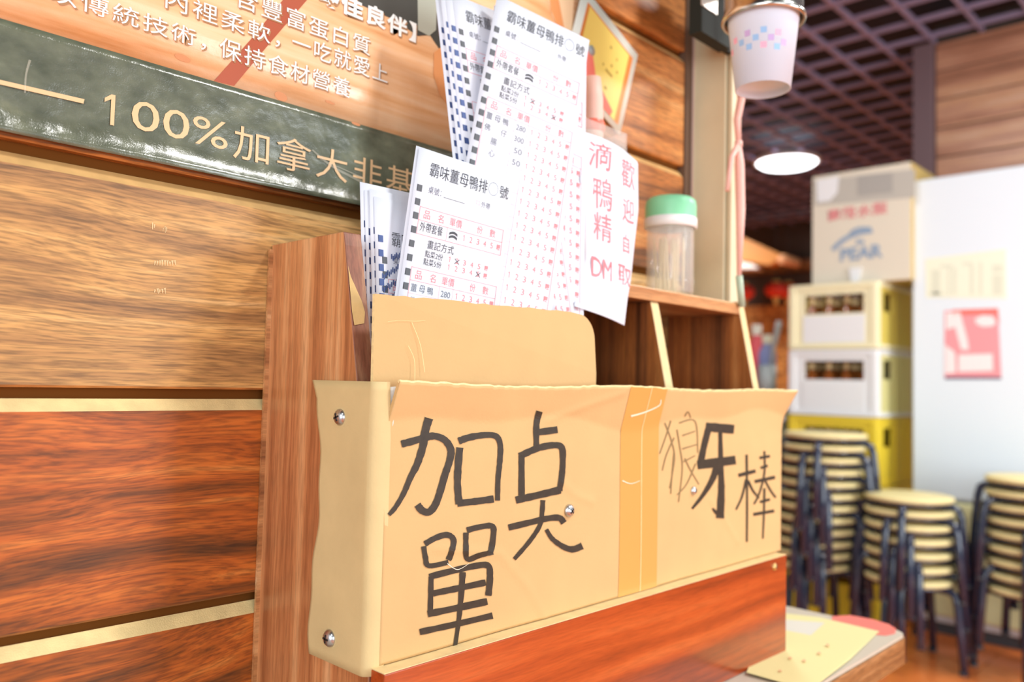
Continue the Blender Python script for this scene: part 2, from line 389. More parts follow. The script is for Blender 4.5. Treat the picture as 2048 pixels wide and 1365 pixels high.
# ------------------------------------------------------------------ setting: near wall of planks
JO = [.552, .712, .872, 1.032, 1.193, 1.343, 1.502, 1.662, 1.822, 1.982, 2.142, 2.302, 2.462, 2.622, 2.782, 2.942]
WL = -1.2; WR = .952
wb = MB(); wb.box(WL, WR, .0085, .05, 0, 3.1); wall = wb.build('wall_left', M['dark']); tag(wall, kind='structure')
for i in range(-1, len(JO)-1):
    zb = JO[i] if i >= 0 else .392; zt = JO[i+1]
    z0 = zb+.0076; zf = zt-.0085
    p = MB()
    prof = [(0, z0+.0015), (0, zf), (.0072, zt), (.0085, zt), (.0085, z0), (.0012, z0)]
    n_ = len(prof); k = 0
    a = [(WL, y, z) for y, z in prof]; c = [(WR, y, z) for y, z in prof]
    p.v = [Vector(q) for q in a+c]
    for q in range(n_):
        w_ = (q+1) % n_
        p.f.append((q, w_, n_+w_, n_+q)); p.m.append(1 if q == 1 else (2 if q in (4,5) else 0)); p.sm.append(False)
    p.f.append(tuple(range(n_))); p.m.append(0); p.sm.append(False)
    p.f.append(tuple(range(2*n_-1, n_-1, -1))); p.m.append(0); p.sm.append(False)
    mm = M['plank_tan'] if abs(zt-1.193) < .01 else (M['plank_orange'] if zt > 1.1 else M['plank_red'])
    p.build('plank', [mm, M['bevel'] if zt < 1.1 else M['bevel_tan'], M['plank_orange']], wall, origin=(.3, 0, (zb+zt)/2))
pl_ = {round(o.location.z+loc_of(wall).z, 3): o for o in wall.children}
M['scuff'] = mat('plank_scuff', 'e2bd8c', .7)
for (cx_, cy_, n_s, w_) in ((330,527,9,22), (320,583,5,12), (330,460,3,5), (307,453,2,4)):
    o_ = min(wall.children, key=lambda c_: abs(loc_of(c_).z - hit(cx_,cy_,1,0).z))
    q = MB()
    for k in range(n_s):
        x_ = cx_-w_+2*w_*(k+.5)/n_s; h_ = random.uniform(3,8)
        stroke(q, [(x_, cy_-h_), (x_+random.uniform(-2,2), cy_+h_*.8)], (w_/n_s*1.7, 1.2), lambda a_, b_: hit(a_, b_, 1, -.0003), 0, .3)
    q.build('scuff_mark', M['scuff'], o_)
# post that closes the wall
t = MB()
t.box(.954, .972, -.002, .05, 0, 3.1, 0); post = t.build('trim_1', M['post_dark']); tag(post, kind='structure')
t = MB(); t.box(.972, .996, -.052, .05, 0, 3.1, 0); t.build('post_board', M['post'], post, bevel=.0015)
t = MB(); t.box(.9695, .9735, -.004, .004, 0, 3.1); t.build('edge_bead', M['post_edge'], post)
t = MB(); t.box(.975, 1.0, -.060, -.0535, 0, 3.1); t.build('edge_strip', M['post'], post, bevel=.001)
# floor of terracotta tiles
f = MB(); f.box(-2.5, 9.2, -4.2, 6, -.06, -.004); floor = f.build('floor', M['grout']); tag(floor, kind='structure')
TS = .40
tm = MB(); tm.box(-TS/2+.003, TS/2-.003, -TS/2+.003, TS/2-.003, -.006, 0)
t0 = tm.build('tile', M['tile'], floor, local=True); t0.location = Vector((2.5,.1,0))-floor.location
for ix in range(0, 6):
    for iy in range(-3, 4):
        if ix == 0 and iy == 0: continue
        c = t0.copy(); COL.objects.link(c); c.parent = floor; c.location = Vector((2.5+ix*TS, .1+iy*TS, 0))-floor.location
tr = MB()
for ix in range(-12, 17):
    for iy in range(-10, 15):
        if 0 <= ix < 6 and -3 <= iy < 4: continue
        x, y = 2.5+ix*TS, .1+iy*TS; h = TS/2-.003
        tr.face([(x-h,y-h,0),(x+h,y-h,0),(x+h,y+h,0),(x-h,y+h,0)])
o = tr.build('outer_tiles', M['tile'], floor); o['kind'] = 'stuff'
# ceiling lattice
c = MB(); c.box(-2.5, 9.3, -4.2, 6, CEIL+.16, CEIL+.2); ceil = c.build('ceiling', M['void']); tag(ceil, kind='structure')
G = .232
sx = MB(); sx.box(-3.4, 3.4, -.009, .009, 0, .03); s0 = sx.build('ceiling_slat', M['slat'], ceil, local=True)
s0.location = Vector((5.8, 1.033, CEIL))-ceil.location
for k in range(-8, 21):
    if k == 0: continue
    q = s0.copy(); COL.objects.link(q); q.parent = ceil; q.location = Vector((5.8, 1.033+k*G, CEIL))-ceil.location
sy = MB(); sy.box(-.0125, .0125, -3.5, 3.5, 0, .022); s1 = sy.build('ceiling_slat', M['slat'], ceil, local=True)
s1.location = Vector((4.165, 2.4, CEIL+.001))-ceil.location
for k in range(-7, 22):
    if k == 0: continue
    q = s1.copy(); COL.objects.link(q); q.parent = ceil; q.location = Vector((4.165+k*G, 2.4, CEIL+.001))-ceil.location
# partition wall behind the fridge
PX = 4.72
w = MB(); w.box(PX+.012, PX+.08, -4, .80, 0, CEIL+.1); pw = w.build('wall_right', M['darkwall']); tag(pw, kind='structure')
for k in range(-1, 19):
    z1 = CEIL-.005-k*.158; z0 = z1-.151
    if z1 > CEIL+.1 or z1 < .3: continue
    for (ya, yb) in ((-1.6, .25), (.254, .795)):
        q = MB(); q.box(PX, PX+.012, ya, yb, z0, min(z1, CEIL+.05)); q.build('plank', M['part_plank'], pw, origin=(PX, (ya+yb)/2, z0), bevel=.003)
w = MB(); w.box(PX-.03, PX+.09, .80, .905, 0, CEIL); tag(w.build('trim_2', M['mauve'], bevel=.004), kind='structure')
# far wall
FX = 9.0
w = MB(); w.box(FX, FX+.1, -1, 6, 0, CEIL+.1); fw = w.build('wall_far', M['darkwall']); tag(fw, kind='structure')
for k in range(12):
    q = MB(); q.box(FX-.015, FX, 2.6, 5.4, .12+k*.16, .272+k*.16); q.build('plank', M['far_plank'], fw, origin=(FX, 4, .12+k*.16), bevel=.003)
w = MB(); w.box(1.0, FX, 5.9, 6.0, 0, CEIL+.1); lw = w.build('wall_back', M['darkwall']); tag(lw, kind='structure')
for k in range(15):
    for xa, xb in ((1.0,3.6),(3.605,6.3),(6.305,8.95)):
        q = MB(); q.box(xa, xb, 5.885, 5.9, .12+k*.18, .292+k*.18); q.build('plank', M['far_plank'], lw, origin=((xa+xb)/2, 5.9, .12+k*.18), bevel=.003)
q = MB(); q.box(FX-.12, FX-.02, 2.2, 5.88, 2.40, 2.52); tag(q.build('trim_3', M['table_edge']), kind='structure')
# ------------------------------------------------------------------ wall shelf unit
UZ0, UZ1 = .745, 1.157
SX = .340
unit = thing('pigeonhole_rack', 'brown varnished plywood slip rack with slanted dividers fixed to the plank wall', 'rack', (.63, -.08, UZ0))
def side_poly(x, top=UZ1): return [(x,-.0005,UZ0),(x,-.1475,UZ0),(x,-.1475,.93),(x,-.103,top-.010),(x,-.1005,top),(x,-.0005,top)]
def panel(x0, x1, name, mface, top=UZ1):
    p = MB(); P = side_poly(x0, top); n_ = len(P); p.v = [Vector(q) for q in P]+[Vector(q)+Vector((x1-x0,0,0)) for q in P]
    p.f.append(tuple(range(n_-1,-1,-1))); p.m.append(0); p.sm.append(False)
    p.f.append(tuple(range(n_, 2*n_))); p.m.append(0); p.sm.append(False)
    for q in range(n_):
        w_ = (q+1) % n_; p.f.append((q, w_, n_+w_, n_+q)); p.m.append(1); p.sm.append(False)
    return p.build(name, [mface, M['ply']], unit, origin=(x0, -.08, UZ0), bevel=.0008)
so = panel(SX, SX+.0155, 'side_panel', M['side_wood'])
so.data.materials[1] = M['side_wood2'] = wood('side_edge_wood', ['6a3d28','8a5540','96624a','a8785a'], axis='z', seed=14, knots=.2, pores=.2)
panel(.5375, .5518, 'divider', M['div_wood'], 1.155)
panel(.732, .7465, 'divider', M['div_wood'], 1.1405)
panel(.920, .934, 'side_panel', M['div_wood'], 1.157)
p = MB(); p.box(SX-.003, SX, -.0035, -.0005, UZ0, UZ1-.004); p.build('back_strip', M['board'], unit)
p = MB(); p.box(.552, .9199, -.1035, -.0005, 1.1410, 1.1545); p.build('top_board', M['board'], unit, bevel=.0008)
p = MB(); p.box(.552, .9199, -.1009, -.0005, 1.1546, 1.1552); p.build('board_top_face', M['ply'], unit)
p = MB(); p.box(SX+.001, .926, -.1635, -.1485, UZ0, .8565, 0)
fp = p.build('front_panel', M['maho'], unit, origin=(.6,-.15,UZ0), bevel=.0008)
p = MB(); p.box(SX+.001, .926, -.1632, -.1487, .8566, .8572); p.build('panel_top_edge', M['ply'], unit)
p = MB(); p.box(SX+.0156, .9199, -.148, -.001, .758, .770); p.build('bottom_board', M['board'], unit)
def esurf(px, py):
    y = -.12
    for _ in range(5):
        q_ = hit(px, py, 1, y); y = -.103-(1.147-q_.z)*(.0445/.217)-.0006
    return q_
q = MB(); P_ = [esurf(500+x_*.2637, 440+y_*.2637) for x_, y_ in ((722,345),(765,430),(850,620),(872,700),(866,785),(792,800),(758,700),(738,560))]
for v_ in P_: v_.x = min(max(v_.x, SX+.0008), SX+.0148)
q.face(P_[::-1]); q.build('worn_edge_patch', mat('worn_varnish','c9a468',.4,var=.15,vscale=90), unit)
def screw(pos, n, r=.0046, par=unit, m='screw', name='screw'):
    n = Vector(n).normalized(); q = MB(); q.lathe([(r*1.0,0),(r*.97,r*.22),(r*.72,r*.5),(r*.35,r*.64),(0,r*.68)], pos, 24, 0, n)
    a = n.orthogonal().normalized(); bb = n.cross(a); ang = random.uniform(0,1.5)
    for k in (0,1):
        d = (a*math.cos(ang+k*math.pi/2)+bb*math.sin(ang+k*math.pi/2)); e = n.cross(d); L = r*.46; w_ = r*.10
        c0 = Vector(pos)+n*(r*.50); h = n*(r*.20)
        P = [c0-d*L-e*w_, c0+d*L-e*w_, c0+d*L+e*w_, c0-d*L+e*w_]
        q.hexa(P+[x+h for x in P], 1)
    return q.build(name, [M[m], M['slot']], par)
screw(hit(1552,1133,1,-.1636)-Vector((.004,0,0)), (0,-1,0), .0042, unit, 'brass')
# ------------------------------------------------------------------ cardboard sleeve
CY0 = -.1505
def zcrease(x):
    t = (x-.345)/(.93-.345)
    return 1.0165 + .006*math.sin(t*9.0)+.004*math.sin(t*21+1)
_cl = []
for L_ in ([(870,1098),(1000,1108),(1060,1180),(1100,1258)], [(1095,842),(1180,806),(1232,786)], [(1420,1000),(1450,1040),(1475,1085)], [(1120,960),(1150,990),(1185,1005)]):
    P_ = [hit(x_, y_, 1, CY0) for x_, y_ in L_]; _cl += [((a_.x,a_.z),(b_.x,b_.z)) for a_, b_ in zip(P_, P_[1:])]
def fold(x, z):
    best = 1
    for (ax_, az_), (bx_, bz_) in _cl:
        dx, dz = bx_-ax_, bz_-az_; t_ = max(0, min(1, ((x-ax_)*dx+(z-az_)*dz)/(dx*dx+dz*dz)))
        best = min(best, math.hypot(x-ax_-dx*t_, z-az_-dz*t_))
    return -.0007*math.exp(-(best/.0035)**2)
def ycard(x, z):
    d = max(0., z-zcrease(x)); k = .26
    s = -d*k*(1-math.exp(-d*400))
    s += .0006*math.sin(x*37)*math.sin(z*29+x*11)
    s += fold(x, z)
    if x > .88: s -= (x-.88)**2*1.6*max(0, (z-1.0)/.05)
    return CY0 + s
ZT, ZB = 1.0475, .8578
sleeve = thing('cardboard_sleeve', 'brown cardboard sleeve with black marker writing wrapped round the rack front', 'cardboard', (.64, CY0, .85))
rg = random.Random(3)
JT = [rg.uniform(-.0005,.0005) for _ in range(200)]
def ztop(x): return ZT + .0012*math.sin(x*23) + JT[int(abs(x)*170) % 200]
def front(a, b):
    x = .3465 + a*(.938-.3465)
    z = ZB + (ztop(x)-ZB)*b
    if b > .8: x += .010*max(0, (a-.985)/.015)*((b-.8)/.2)
    # torn slit at the left fold
    if a < .02: x += .0045*max(0, (z-1.008)/.04)*(1-a/.02)
    return (x, ycard(x, z), z)
p = MB(); p.grid(front, 240, 90, 0, (0,.003,0)); 
card = p.build('front_sheet', M['card'], sleeve)
# pale top edge of the sheet
p = MB(); p.tube([Vector(front(i/110,1))+Vector((0,.0015,.0002)) for i in range(111)], .0013, 6); p.build('torn_top_edge', M['card_edge'], sleeve)
def flap(a, b):
    # path: from the flap's free edge on the side panel, round the corner to the front
    z = ZB-.006 + (ztop(.345)-.0005-(ZB-.006))*b
    wig = .004*math.sin(b*7+.6)+.0015*math.sin(b*23)
    y_free = -.084 + wig + (.008 if b > .93 else 0)*((b-.93)/.07)
    L1 = -y_free*0; s = a
    x_s = SX-.0042
    if s < .75:
        t_ = s/.75; y = y_free + (-.1435-y_free)*t_
        return (x_s - .0006*math.sin(t_*3.1)*math.sin(b*9), y, z)
    t_ = (s-.75)/.25*math.pi/2; r_ = .0085
    x = x_s + r_*(1-math.cos(t_)); y = -.1435 - (CY0-.0002+.1435)*-1*math.sin(t_)
    y = -.1435 + (CY0+.1435)*math.sin(t_) 
    x = x_s + r_*(1-math.cos(t_))*1.35
    if b > .8: x -= .002*(b-.8)/.2*math.sin(t_)
    return (x, y, z)
p = MB(); p.grid(flap, 32, 30, 0, (.003,0,0)); p.build('side_flap', M['card_pale'], sleeve)
p = MB()
p.prism([(.3482,CY0+.0032,1.006),(.3478,CY0+.0032,1.045),(.3535,CY0+.0012,1.0455),(.3522,CY0+.0016,1.020)], (0,-.0016,0)); p.build('torn_paper_layer', mat('grey_torn_paper','dcdcd4',.7,var=.1,vscale=200), sleeve)
def csurf(px, py, off=.0005):
    y = CY0
    for _ in range(3):
        q = hit(px, py, 1, y-off); y = ycard(q.x, q.z)
    return Vector((q.x, y-off, q.z))
# tapes
def tape_strip(px0, px1, name, m, off, top=1, bot=0):
    xa, xb = hit(px0, 950, 1, CY0).x, hit(px1, 950, 1, CY0).x
    q = MB()
    def fn(a, b):
        x = xa+(xb-xa)*a; z = ZB+.0005 + (ztop(x)-ZB)*(bot+(top-bot)*b) - .0005; return (x, ycard(x, z)-off, z)
    q.grid(fn, 8, 40); return q.build(name, m, sleeve)
tape_strip(1240, 1316, 'packing_tape', M['tape'], .0003)
tape_strip(1282, 1283.2, 'tape_seam', M['card_edge'], .0005)
def wrinkle(pts, w=1.6, m='clear', name='tape_wrinkle'):
    q = MB(); stroke(q, pts, (w, w*.4), lambda x, y: csurf(x, y, .0007)); q.build(name, M[m], sleeve)
M['glint'] = mat('crease_glint', 'fbf3dc', .15, coat=1)  # opaque pale strokes, the glint on the creases put into the colour
for pts, w_ in (([(1262,833),(1290,825),(1318,812),(1322,800)],3.5), ([(1245,962),(1262,968),(1280,962)],2), ([(895,1128),(915,1140),(938,1128)],1.6)):
    wrinkle(pts, w_, 'glint', 'film_crease')
# marker writing, pen lines traced by hand
def a6(pts): return [(620+x*.4578, 740+y*.4578) for x, y in pts]
def a5(pts): return [(1200+x*.4435, 760+y*.4435) for x, y in pts]
q = MB(); SK = lambda pts, w_: stroke(q, a6(pts), tuple(v*.52 for v in (w_ if isinstance(w_, tuple) else (w_, w_))), csurf, 0, .08)
SK([(400,325),(450,312),(500,297),(545,290),(590,308),(616,350),(610,400),(590,460),(570,530),(548,590),(520,622),(490,615),(470,590)], 27)
SK([(520,212),(505,265),(495,330),(470,410),(440,470),(410,540),(375,600),(345,635)], (34,15))
SK([(655,340),(648,420),(645,500),(652,588)], 27)
SK([(650,312),(700,295),(770,285),(815,292),(832,330),(830,400),(822,480),(820,572)], (27,18))
SK([(645,584),(720,576),(803,565)], 27)
q.build('marker_writing', M['ink'], sleeve)
q = MB()
SK([(1003,182),(990,240),(990,340)], (26,20)); SK([(992,274),(1082,262)], 27)
SK([(925,372),(925,450),(925,550)], 24); SK([(916,378),(990,345),(1060,330),(1100,340),(1105,400),(1100,470),(1090,530)], (26,22)); SK([(900,570),(990,550),(1095,525)], 28)
SK([(868,690),(960,668),(1040,650),(1090,648),(1110,670)], 24); SK([(1018,570),(1015,620),(1005,680),(960,750),(893,828)], (18,16)); SK([(1033,698),(1060,740),(1110,775),(1150,785),(1190,770)], (15,28))
q.build('marker_writing', M['ink'], sleeve)
q = MB()
SK([(502,762),(550,735),(600,722),(628,745),(618,800),(605,832)], 22); SK([(497,772),(505,820),(520,857),(605,842)], 20)
SK([(686,702),(740,688),(798,685),(800,740),(790,797)], 22); SK([(682,712),(682,770),(688,828),(740,812),(800,797)], 20)
SK([(530,905),(528,980),(526,1070)], 20); SK([(522,905),(600,885),(700,862),(775,855),(787,900),(780,988)], 24)
SK([(538,978),(650,955),(768,930)], 24); SK([(515,1068),(650,1040),(775,1013)], 26); SK([(480,1147),(640,1112),(798,1075)], 24); SK([(668,885),(660,1000),(650,1100),(633,1218)], (24,14))
q.build('marker_writing', M['ink'], sleeve)
q = MB(); SK = lambda pts, w_: stroke(q, a5(pts), tuple(v*.4435 for v in (w_ if isinstance(w_, tuple) else (w_, w_))), csurf, 0, .06)
SK([(478,212),(605,224)], 40); SK([(490,220),(470,300),(452,385)], 28); SK([(440,385),(612,362)], 40); SK([(543,230),(546,400),(548,500),(542,625)], (16,38)); SK([(545,610),(525,600),(508,580)], (24,8)); SK([(530,390),(505,455),(462,525),(416,582)], (34,10))
SK([(625,432),(702,412)], 16); SK([(662,338),(664,540),(663,732)], (10,8)); SK([(660,450),(640,530),(614,586)], (10,8)); SK([(668,455),(690,500),(718,535)], (12,8))
SK([(720,353),(767,345)], 13); SK([(725,398),(757,388)], 12); SK([(698,460),(790,440)], 15); SK([(742,322),(742,420),(720,510),(695,562)], (9,8)); SK([(745,455),(770,500),(793,532)], 9); SK([(722,552),(767,540)], 12); SK([(692,608),(786,592)], 14); SK([(742,490),(740,600),(735,717)], (10,7))
q.build('marker_writing', M['ink'], sleeve)
q = MB()
for L_ in ([(320,185),(300,250),(270,334)], [(293,195),(318,260),(337,340),(328,420),(315,490)], [(335,262),(300,340),(282,410)], [(348,225),(360,300),(372,400),(355,552)], [(358,195),(430,188),(442,330)], [(372,252),(430,232)], [(372,312),(438,292)], [(378,370),(430,342)], [(383,355),(410,410),(447,472)], [(432,378),(392,470),(348,520)], [(383,165),(398,145),(410,172)], [(335,330),(325,440),(320,515)]):
    SK(L_, (6,4))
q.build('thin_pen_writing', M['pen'], sleeve)
# crease marks pressed in the sheet
screw(csurf(1138,1022,.0004), (0,-1,0), .0056, sleeve); screw(csurf(1387,982,.0004), (0,-1,0), .0044, sleeve)
screw(hit(681,835,0,SX-.0045), (-1,0,0), .0060, sleeve); screw(hit(660,1277,0,SX-.0045), (-1,0,0), .0062, sleeve)
# ------------------------------------------------------------------ cardboard divider behind the sleeve
def bsurf(px, py):
    y = -.134
    for _ in range(4):
        q_ = hit(px, py, 1, y); y = -.1435+(q_.z-1.04)*.07
    return q_
bl, tl, tr_, br = hit(742,766,1,-.1435), bsurf(750,588), bsurf(1140,624), bsurf(1190,700)
pts = [Vector((tl.x-.001, 0, .885)), Vector((tl.x, 0, tl.z))]
for k in range(1, 24):
    f_ = k/24; pts.append(Vector((tl.x+(tr_.x-tl.x)*f_, 0, tl.z+(tr_.z-tl.z)*f_+rg.uniform(-.0007,.0007))))
pts.append(Vector((tr_.x, 0, tr_.z)))
R_ = .021; cxx, czz = br.x-R_, tr_.z-R_-.001
for k in range(1, 9):
    an = math.pi/2*(1-k/8); pts.append(Vector((cxx+R_*math.cos(an), 0, czz+R_*math.sin(an))))
pts.append(Vector((br.x+.0005, 0, 1.06))); pts.append(Vector((br.x-.003, 0, .885)))
for v in pts: v.y = -.1435+max(0, v.z-1.04)*.07
cb = None
q = MB(); q.prism([tuple(v) for v in pts], (0,.0028,0), 0, 1)
cb = q.build('cardboard_sheet', [M['card'], M['card_edge']]); tag(cb, 'plain cardboard sheet with rounded corner standing upright in front of the order slips', 'cardboard')
q = MB()
for L_, w_ in (([(823,645),(840,690),(849,745)],.9), ([(816,692),(828,720),(829,762)],.8), ([(775,644),(800,641),(828,643),(850,641)],.6)):
    stroke(q, L_, w_, lambda x, y: bsurf(x, y)+Vector((0,-.0004,0)))
q.build('scratch_mark', M['card_edge'], cb)
# ------------------------------------------------------------------ order slips
def frame(TL, U, V):
    TL, U, V = Vector(TL), Vector(U).normalized(), Vector(V).normalized()
    return TL, U, V
PM = [M['paper_ink'], M['paper_grey'], M['mark'], M['red_ink'], M['red_line'], M['blue_ink']]
def slip(label, TL, U, V, sc=1.0, L=372, level=2, shade=0, bend=0, w=96, group=None):
    TL, U, V = frame(TL, U, V); N = U.cross(V).normalized()
    if N.y > 0: N = -N
    U = U*.001*sc; V = V*.001*sc
    def fn(u_, v_, off=.00025):
        bz = bend*((u_/90)**2)*(1-v_/400)
        return TL+U*u_+V*v_+N*(off+bz)
    root = MB(); root.grid(lambda a, b: fn(-4+w*a, L*b, 0), 6, 8, 0, tuple(-N*.0002))
    o = root.build('order_slip', M['paper'], None, origin=TL+V*L)
    tag(o, label, 'order slip', group)
    q = MB(); ink, grey, mk = (5,5,5) if shade else (0,1,2)
    k = 0
    while 33+11.8*k < 290 and (L > 33+11.8*k+6):
        v_ = 31+11.8*k; put_rect(q, fn, -1.2, v_, 3.6, v_+5.6, mk); put_rect(q, fn, -1.2, v_, -.4, v_+5.6, mk); k += 1
    q.build('edge_marks', PM, o)
    if level == 0: return o
    q = MB()
    put_text(q, '霸味薑母鴨排', fn, 8.5, 9.2, 66, 21.5, ink)
    put_text(q, '號', fn, 79, 9.6, 88.5, 20.8, ink)
    for a_ in range(28):
        t0_, t1_ = a_/28*2*math.pi, (a_+1)/28*2*math.pi
        q.face([fn(72.2+5*math.cos(t0_), 15.2+6*math.sin(t0_)), fn(72.2+5*math.cos(t1_), 15.2+6*math.sin(t1_)), fn(72.2+4.7*math.cos(t1_), 15.2+5.6*math.sin(t1_)), fn(72.2+4.7*math.cos(t0_), 15.2+5.6*math.sin(t0_))], grey)
    put_text(q, '桌號：', fn, 9.5, 29.5, 22, 36, grey); put_rect(q, fn, 24.5, 35.4, 45.5, 35.8, ink)
    put_frame(q, fn, 56.5, 29.8, 60.5, 33.2, .3, 4); put_text(q, '外帶', fn, 62, 29, 71, 34.6, grey)
    put_text(q, '外帶套餐', fn, 6.5, 61, 28, 69, ink)
    for dy in (0, 3.2):
        for i_ in range(6):
            a0, a1 = i_/6, (i_+1)/6; g = lambda a: 62.2+dy+1.6*(2*a-1)**2
            q.face([fn(34.5+8*a0, g(a0)+2.1), fn(34.5+8*a1, g(a1)+2.1), fn(34.5+8*a1, g(a1)), fn(34.5+8*a0, g(a0))], ink)
    put_text(q, '畫記方式', fn, 15.5, 74.5, 41, 82, ink)
    put_text(q, '點菜2份', fn, 14.5, 83.5, 31.5, 89.3, ink); put_text(q, '點菜5份', fn, 14, 90.2, 31, 96, ink)
    for (uu, vv) in ((45.3, 86.5), (67.4, 93)):
        for s_ in (-1, 1):
            a1, b1 = fn(uu-2.4, vv-2.2*s_, .0004), fn(uu+2.4, vv+2.2*s_, .0004); a2, b2 = fn(uu-2.4, vv-2.2*s_+.7, .0004), fn(uu+2.4, vv+2.2*s_+.7, .0004)
            q.face([a2, b2, b1, a1], 0)
    rows = (('薑', '母', '鴨', '280'), ('佛', '', '仔', '300'), ('', '腸', '', '50'), ('', '心', '', '50'))
    for i_, rw in enumerate(rows):
        v_ = 113.0+10.9*i_
        for j_, ch in enumerate(rw[:3]):
            if ch: put_text(q, ch, fn, 6+7.6*j_, v_, 11.5+7.6*j_, v_+6.5, grey)
        put_text(q, rw[3], fn, 34 if len(rw[3]) > 2 else 35.5, v_+.8, 43, v_+6, grey)
    q.build('black_printing', PM, o)
    q = MB()
    put_frame(q, fn, 4, 48.6, 88, 72, .5, 4); put_rect(q, fn, 4, 59.8, 88, 60.3, 4)
    put_frame(q, fn, 4, 99.6, 88, 330, .45, 4); put_rect(q, fn, 4, 110.4, 88, 110.8, 4)
    put_rect(q, fn, 32, 60, 32.3, 72, 4)
    for vv in (50.8, 101.8):
        for ch, ua, ub in (('品', 8.5, 14.5), ('名', 22, 27.5), ('單價', 33.5, 45.5), ('份', 61, 66.5), ('數', 74, 80)):
            put_text(q, ch, fn, ua, vv, ub, vv+7.2, 3)
    def digits(v_, h, u0=49, st=7.1, skip=None):
        for d in range(5):
            put_text(q, str(d+1), fn, u0+st*d-(1.3 if d else .8), v_, u0+st*d+(1.5 if d else .6), v_+h, 3)
        uu = u0+st*5; put_text(q, '粿', fn, uu-1.9, v_, uu+2.1, v_+h, 3, .012)
    digits(62.6, 5.2); digits(83.9, 4.6, 38, 7.35); digits(90.6, 4.6, 38, 7.35)
    for i_ in range(18): digits(113.2+10.9*i_, 5.2, 49, 7.1)
    if level > 1:
        for i_ in range(1, 18): put_rect(q, fn, 4, 110.4+10.9*i_, 45, 110.6+10.9*i_, 4)
        put_rect(q, fn, 32, 110.6, 32.25, 310, 4); put_rect(q, fn, 45, 110.6, 45.25, 310, 4)
    q.build('red_printing', PM, o)
    return o
T1 = ((.4131,-.1003,1.2346), (.09,-.0165,-.0098), (-.0177,-.0024,-.1149))
T2 = ((.5223,-.0737,1.4065), (.0921,-.0308,-.0195), (-.0495,-.0177,-.1686))
slip('white order slip in front, tucked behind the cardboard sheet, shortest and nearest', *T1, sc=.97)
slip('order slip directly behind the front one, only a sliver of its left marks showing', Vector(T1[0])+Vector((-.0018,.0018,.0012)), T1[1], T1[2], sc=.97, level=0)
slip('tallest white order slip leaning right, its long columns of red digits in view', *T2, sc=1.08)
slip('order slip fanned out behind the tallest one towards the hanging white sign', Vector(T2[0])+Vector((.001,.005,-.008)), Vector(T2[1])+Vector((-.01,0,-.004)), (-.012,-.0115,-.1686), sc=1.08, level=1)
v3 = Vector((-.006,-.2,-.98)); u3 = Vector((.965,-.14,-.02))
for k, (dx, dy, dz) in enumerate(((0,0,0), (-.0075,.0016,.001), (-.0125,.0032,.003), (-.0165,.0048,-.003))):
    slip(('front slip of the upper left bundle beside the poster, its title half hidden', 'second slip of the upper left bundle beside the poster, blue marks just showing', 'third slip of the upper left bundle beside the poster, a thin edge showing', 'rearmost slip of the upper left bundle, its edge lying against the poster')[k],
         Vector((.4835,-.0545,1.398))+Vector((dx,dy,dz)), u3, v3, sc=1.02, level=1 if k == 0 else 0, shade=0 if k == 0 else 1, L=300)
v4 = Vector((0,-.09,-.98)); u4 = Vector((.985,-.05,-.005))
for k in range(5):
    slip(('front slip of the lower left bundle, its first title character in view', 'second slip of the lower left bundle above the rack side, edge marks staggered', 'third slip of the lower left bundle above the rack side', 'fourth slip of the lower left bundle, blue edge marks faintly in view', 'rearmost slip of the lower left bundle, touching the top of the rack side')[k],
         (hit(728,378,1,-.0801)+Vector((.0136,-.0064,-.004)))+Vector((-.0034*k,.0016*k,.0022*k-.0035*(k % 2)-(.018 if k == 0 else 0))), u4, v4, sc=.97, level=1 if k == 0 else 0, shade=k > 0, L=300)
fs_ = [o for o in COL.objects if o.get('label','').startswith('front slip of the lower left')][0]
_tl = hit(728,378,1,-.0801)+Vector((.0136,-.0064,-.004-.018)); _n = u4.cross(v4).normalized()
def onslip(px, py):
    d = hit(px, py, 1, -.1)-EYE; t_ = (_tl-EYE).dot(_n)/d.dot(_n); p_ = EYE+d*t_; return p_+(EYE-p_).normalized()*.0006
q = MB()
for (xa, ya, xb, yb, n_) in ((325,880,425,850,9), (255,1030,400,945,12), (255,1130,395,1050,11), (262,1225,395,1150,10)):
    for k in range(n_):
        f_ = k/(n_-1); x_ = 700+(xa+(xb-xa)*f_)/3.9; y_ = 290+(ya+(yb-ya)*f_+((k*5) % 3-1)*9)/3.9
        q.face([onslip(x_-1.2,y_+5), onslip(x_+1.2,y_+5), onslip(x_+1.2,y_-5), onslip(x_-1.2,y_-5)])
q.build('blue_tick_marks', M['blue_ink'], fs_)
# ------------------------------------------------------------------ large poster
PY = -.0022
def poster_y(z):
    d = max(0, 1.222-z); return PY - d*d*14
def pt(px, py, off=.0006):
    y = PY
    for _ in range(4):
        q_ = hit(px, py, 1, y-off); y = poster_y(q_.z)
    return Vector((q_.x, y-off, q_.z))
poster = thing('food_poster', 'large glossy food poster with peach wood picture and dark band lettered in tan', 'poster', (.3, PY, 1.2))
p = MB(); p.grid(lambda a, b: (-.4+1.125*a, poster_y(1.276+.44*b), 1.276+.44*b), 40, 12, 0, (0,.0006,0)); p.build('picture_area', M['poster_photo'], poster)
p = MB(); p.grid(lambda a, b: (-.4+1.125*a, poster_y(1.2025+.0735*b)-.0001+ .0007*math.sin(a*40)*(1-b), 1.2025+.0735*b), 80, 14, 0, (0,.0006,0)); p.build('dark_band', M['poster_band'], poster)
def pic(pts, m, off, name):
    q_ = MB(); q_.face([pt(x, y, off) for x, y in reversed(pts)]); return q_.build(name, M[m], poster)
pic([(590,-30),(640,-30),(545,80),(468,172),(428,162),(505,75)], 'poster_stick', .0003, 'printed_stick')
pic([(560,-30),(930,-30),(930,90),(905,92),(880,100),(860,70),(836,72),(790,40),(700,0)], 'poster_dark', .0003, 'printed_dark_shape')
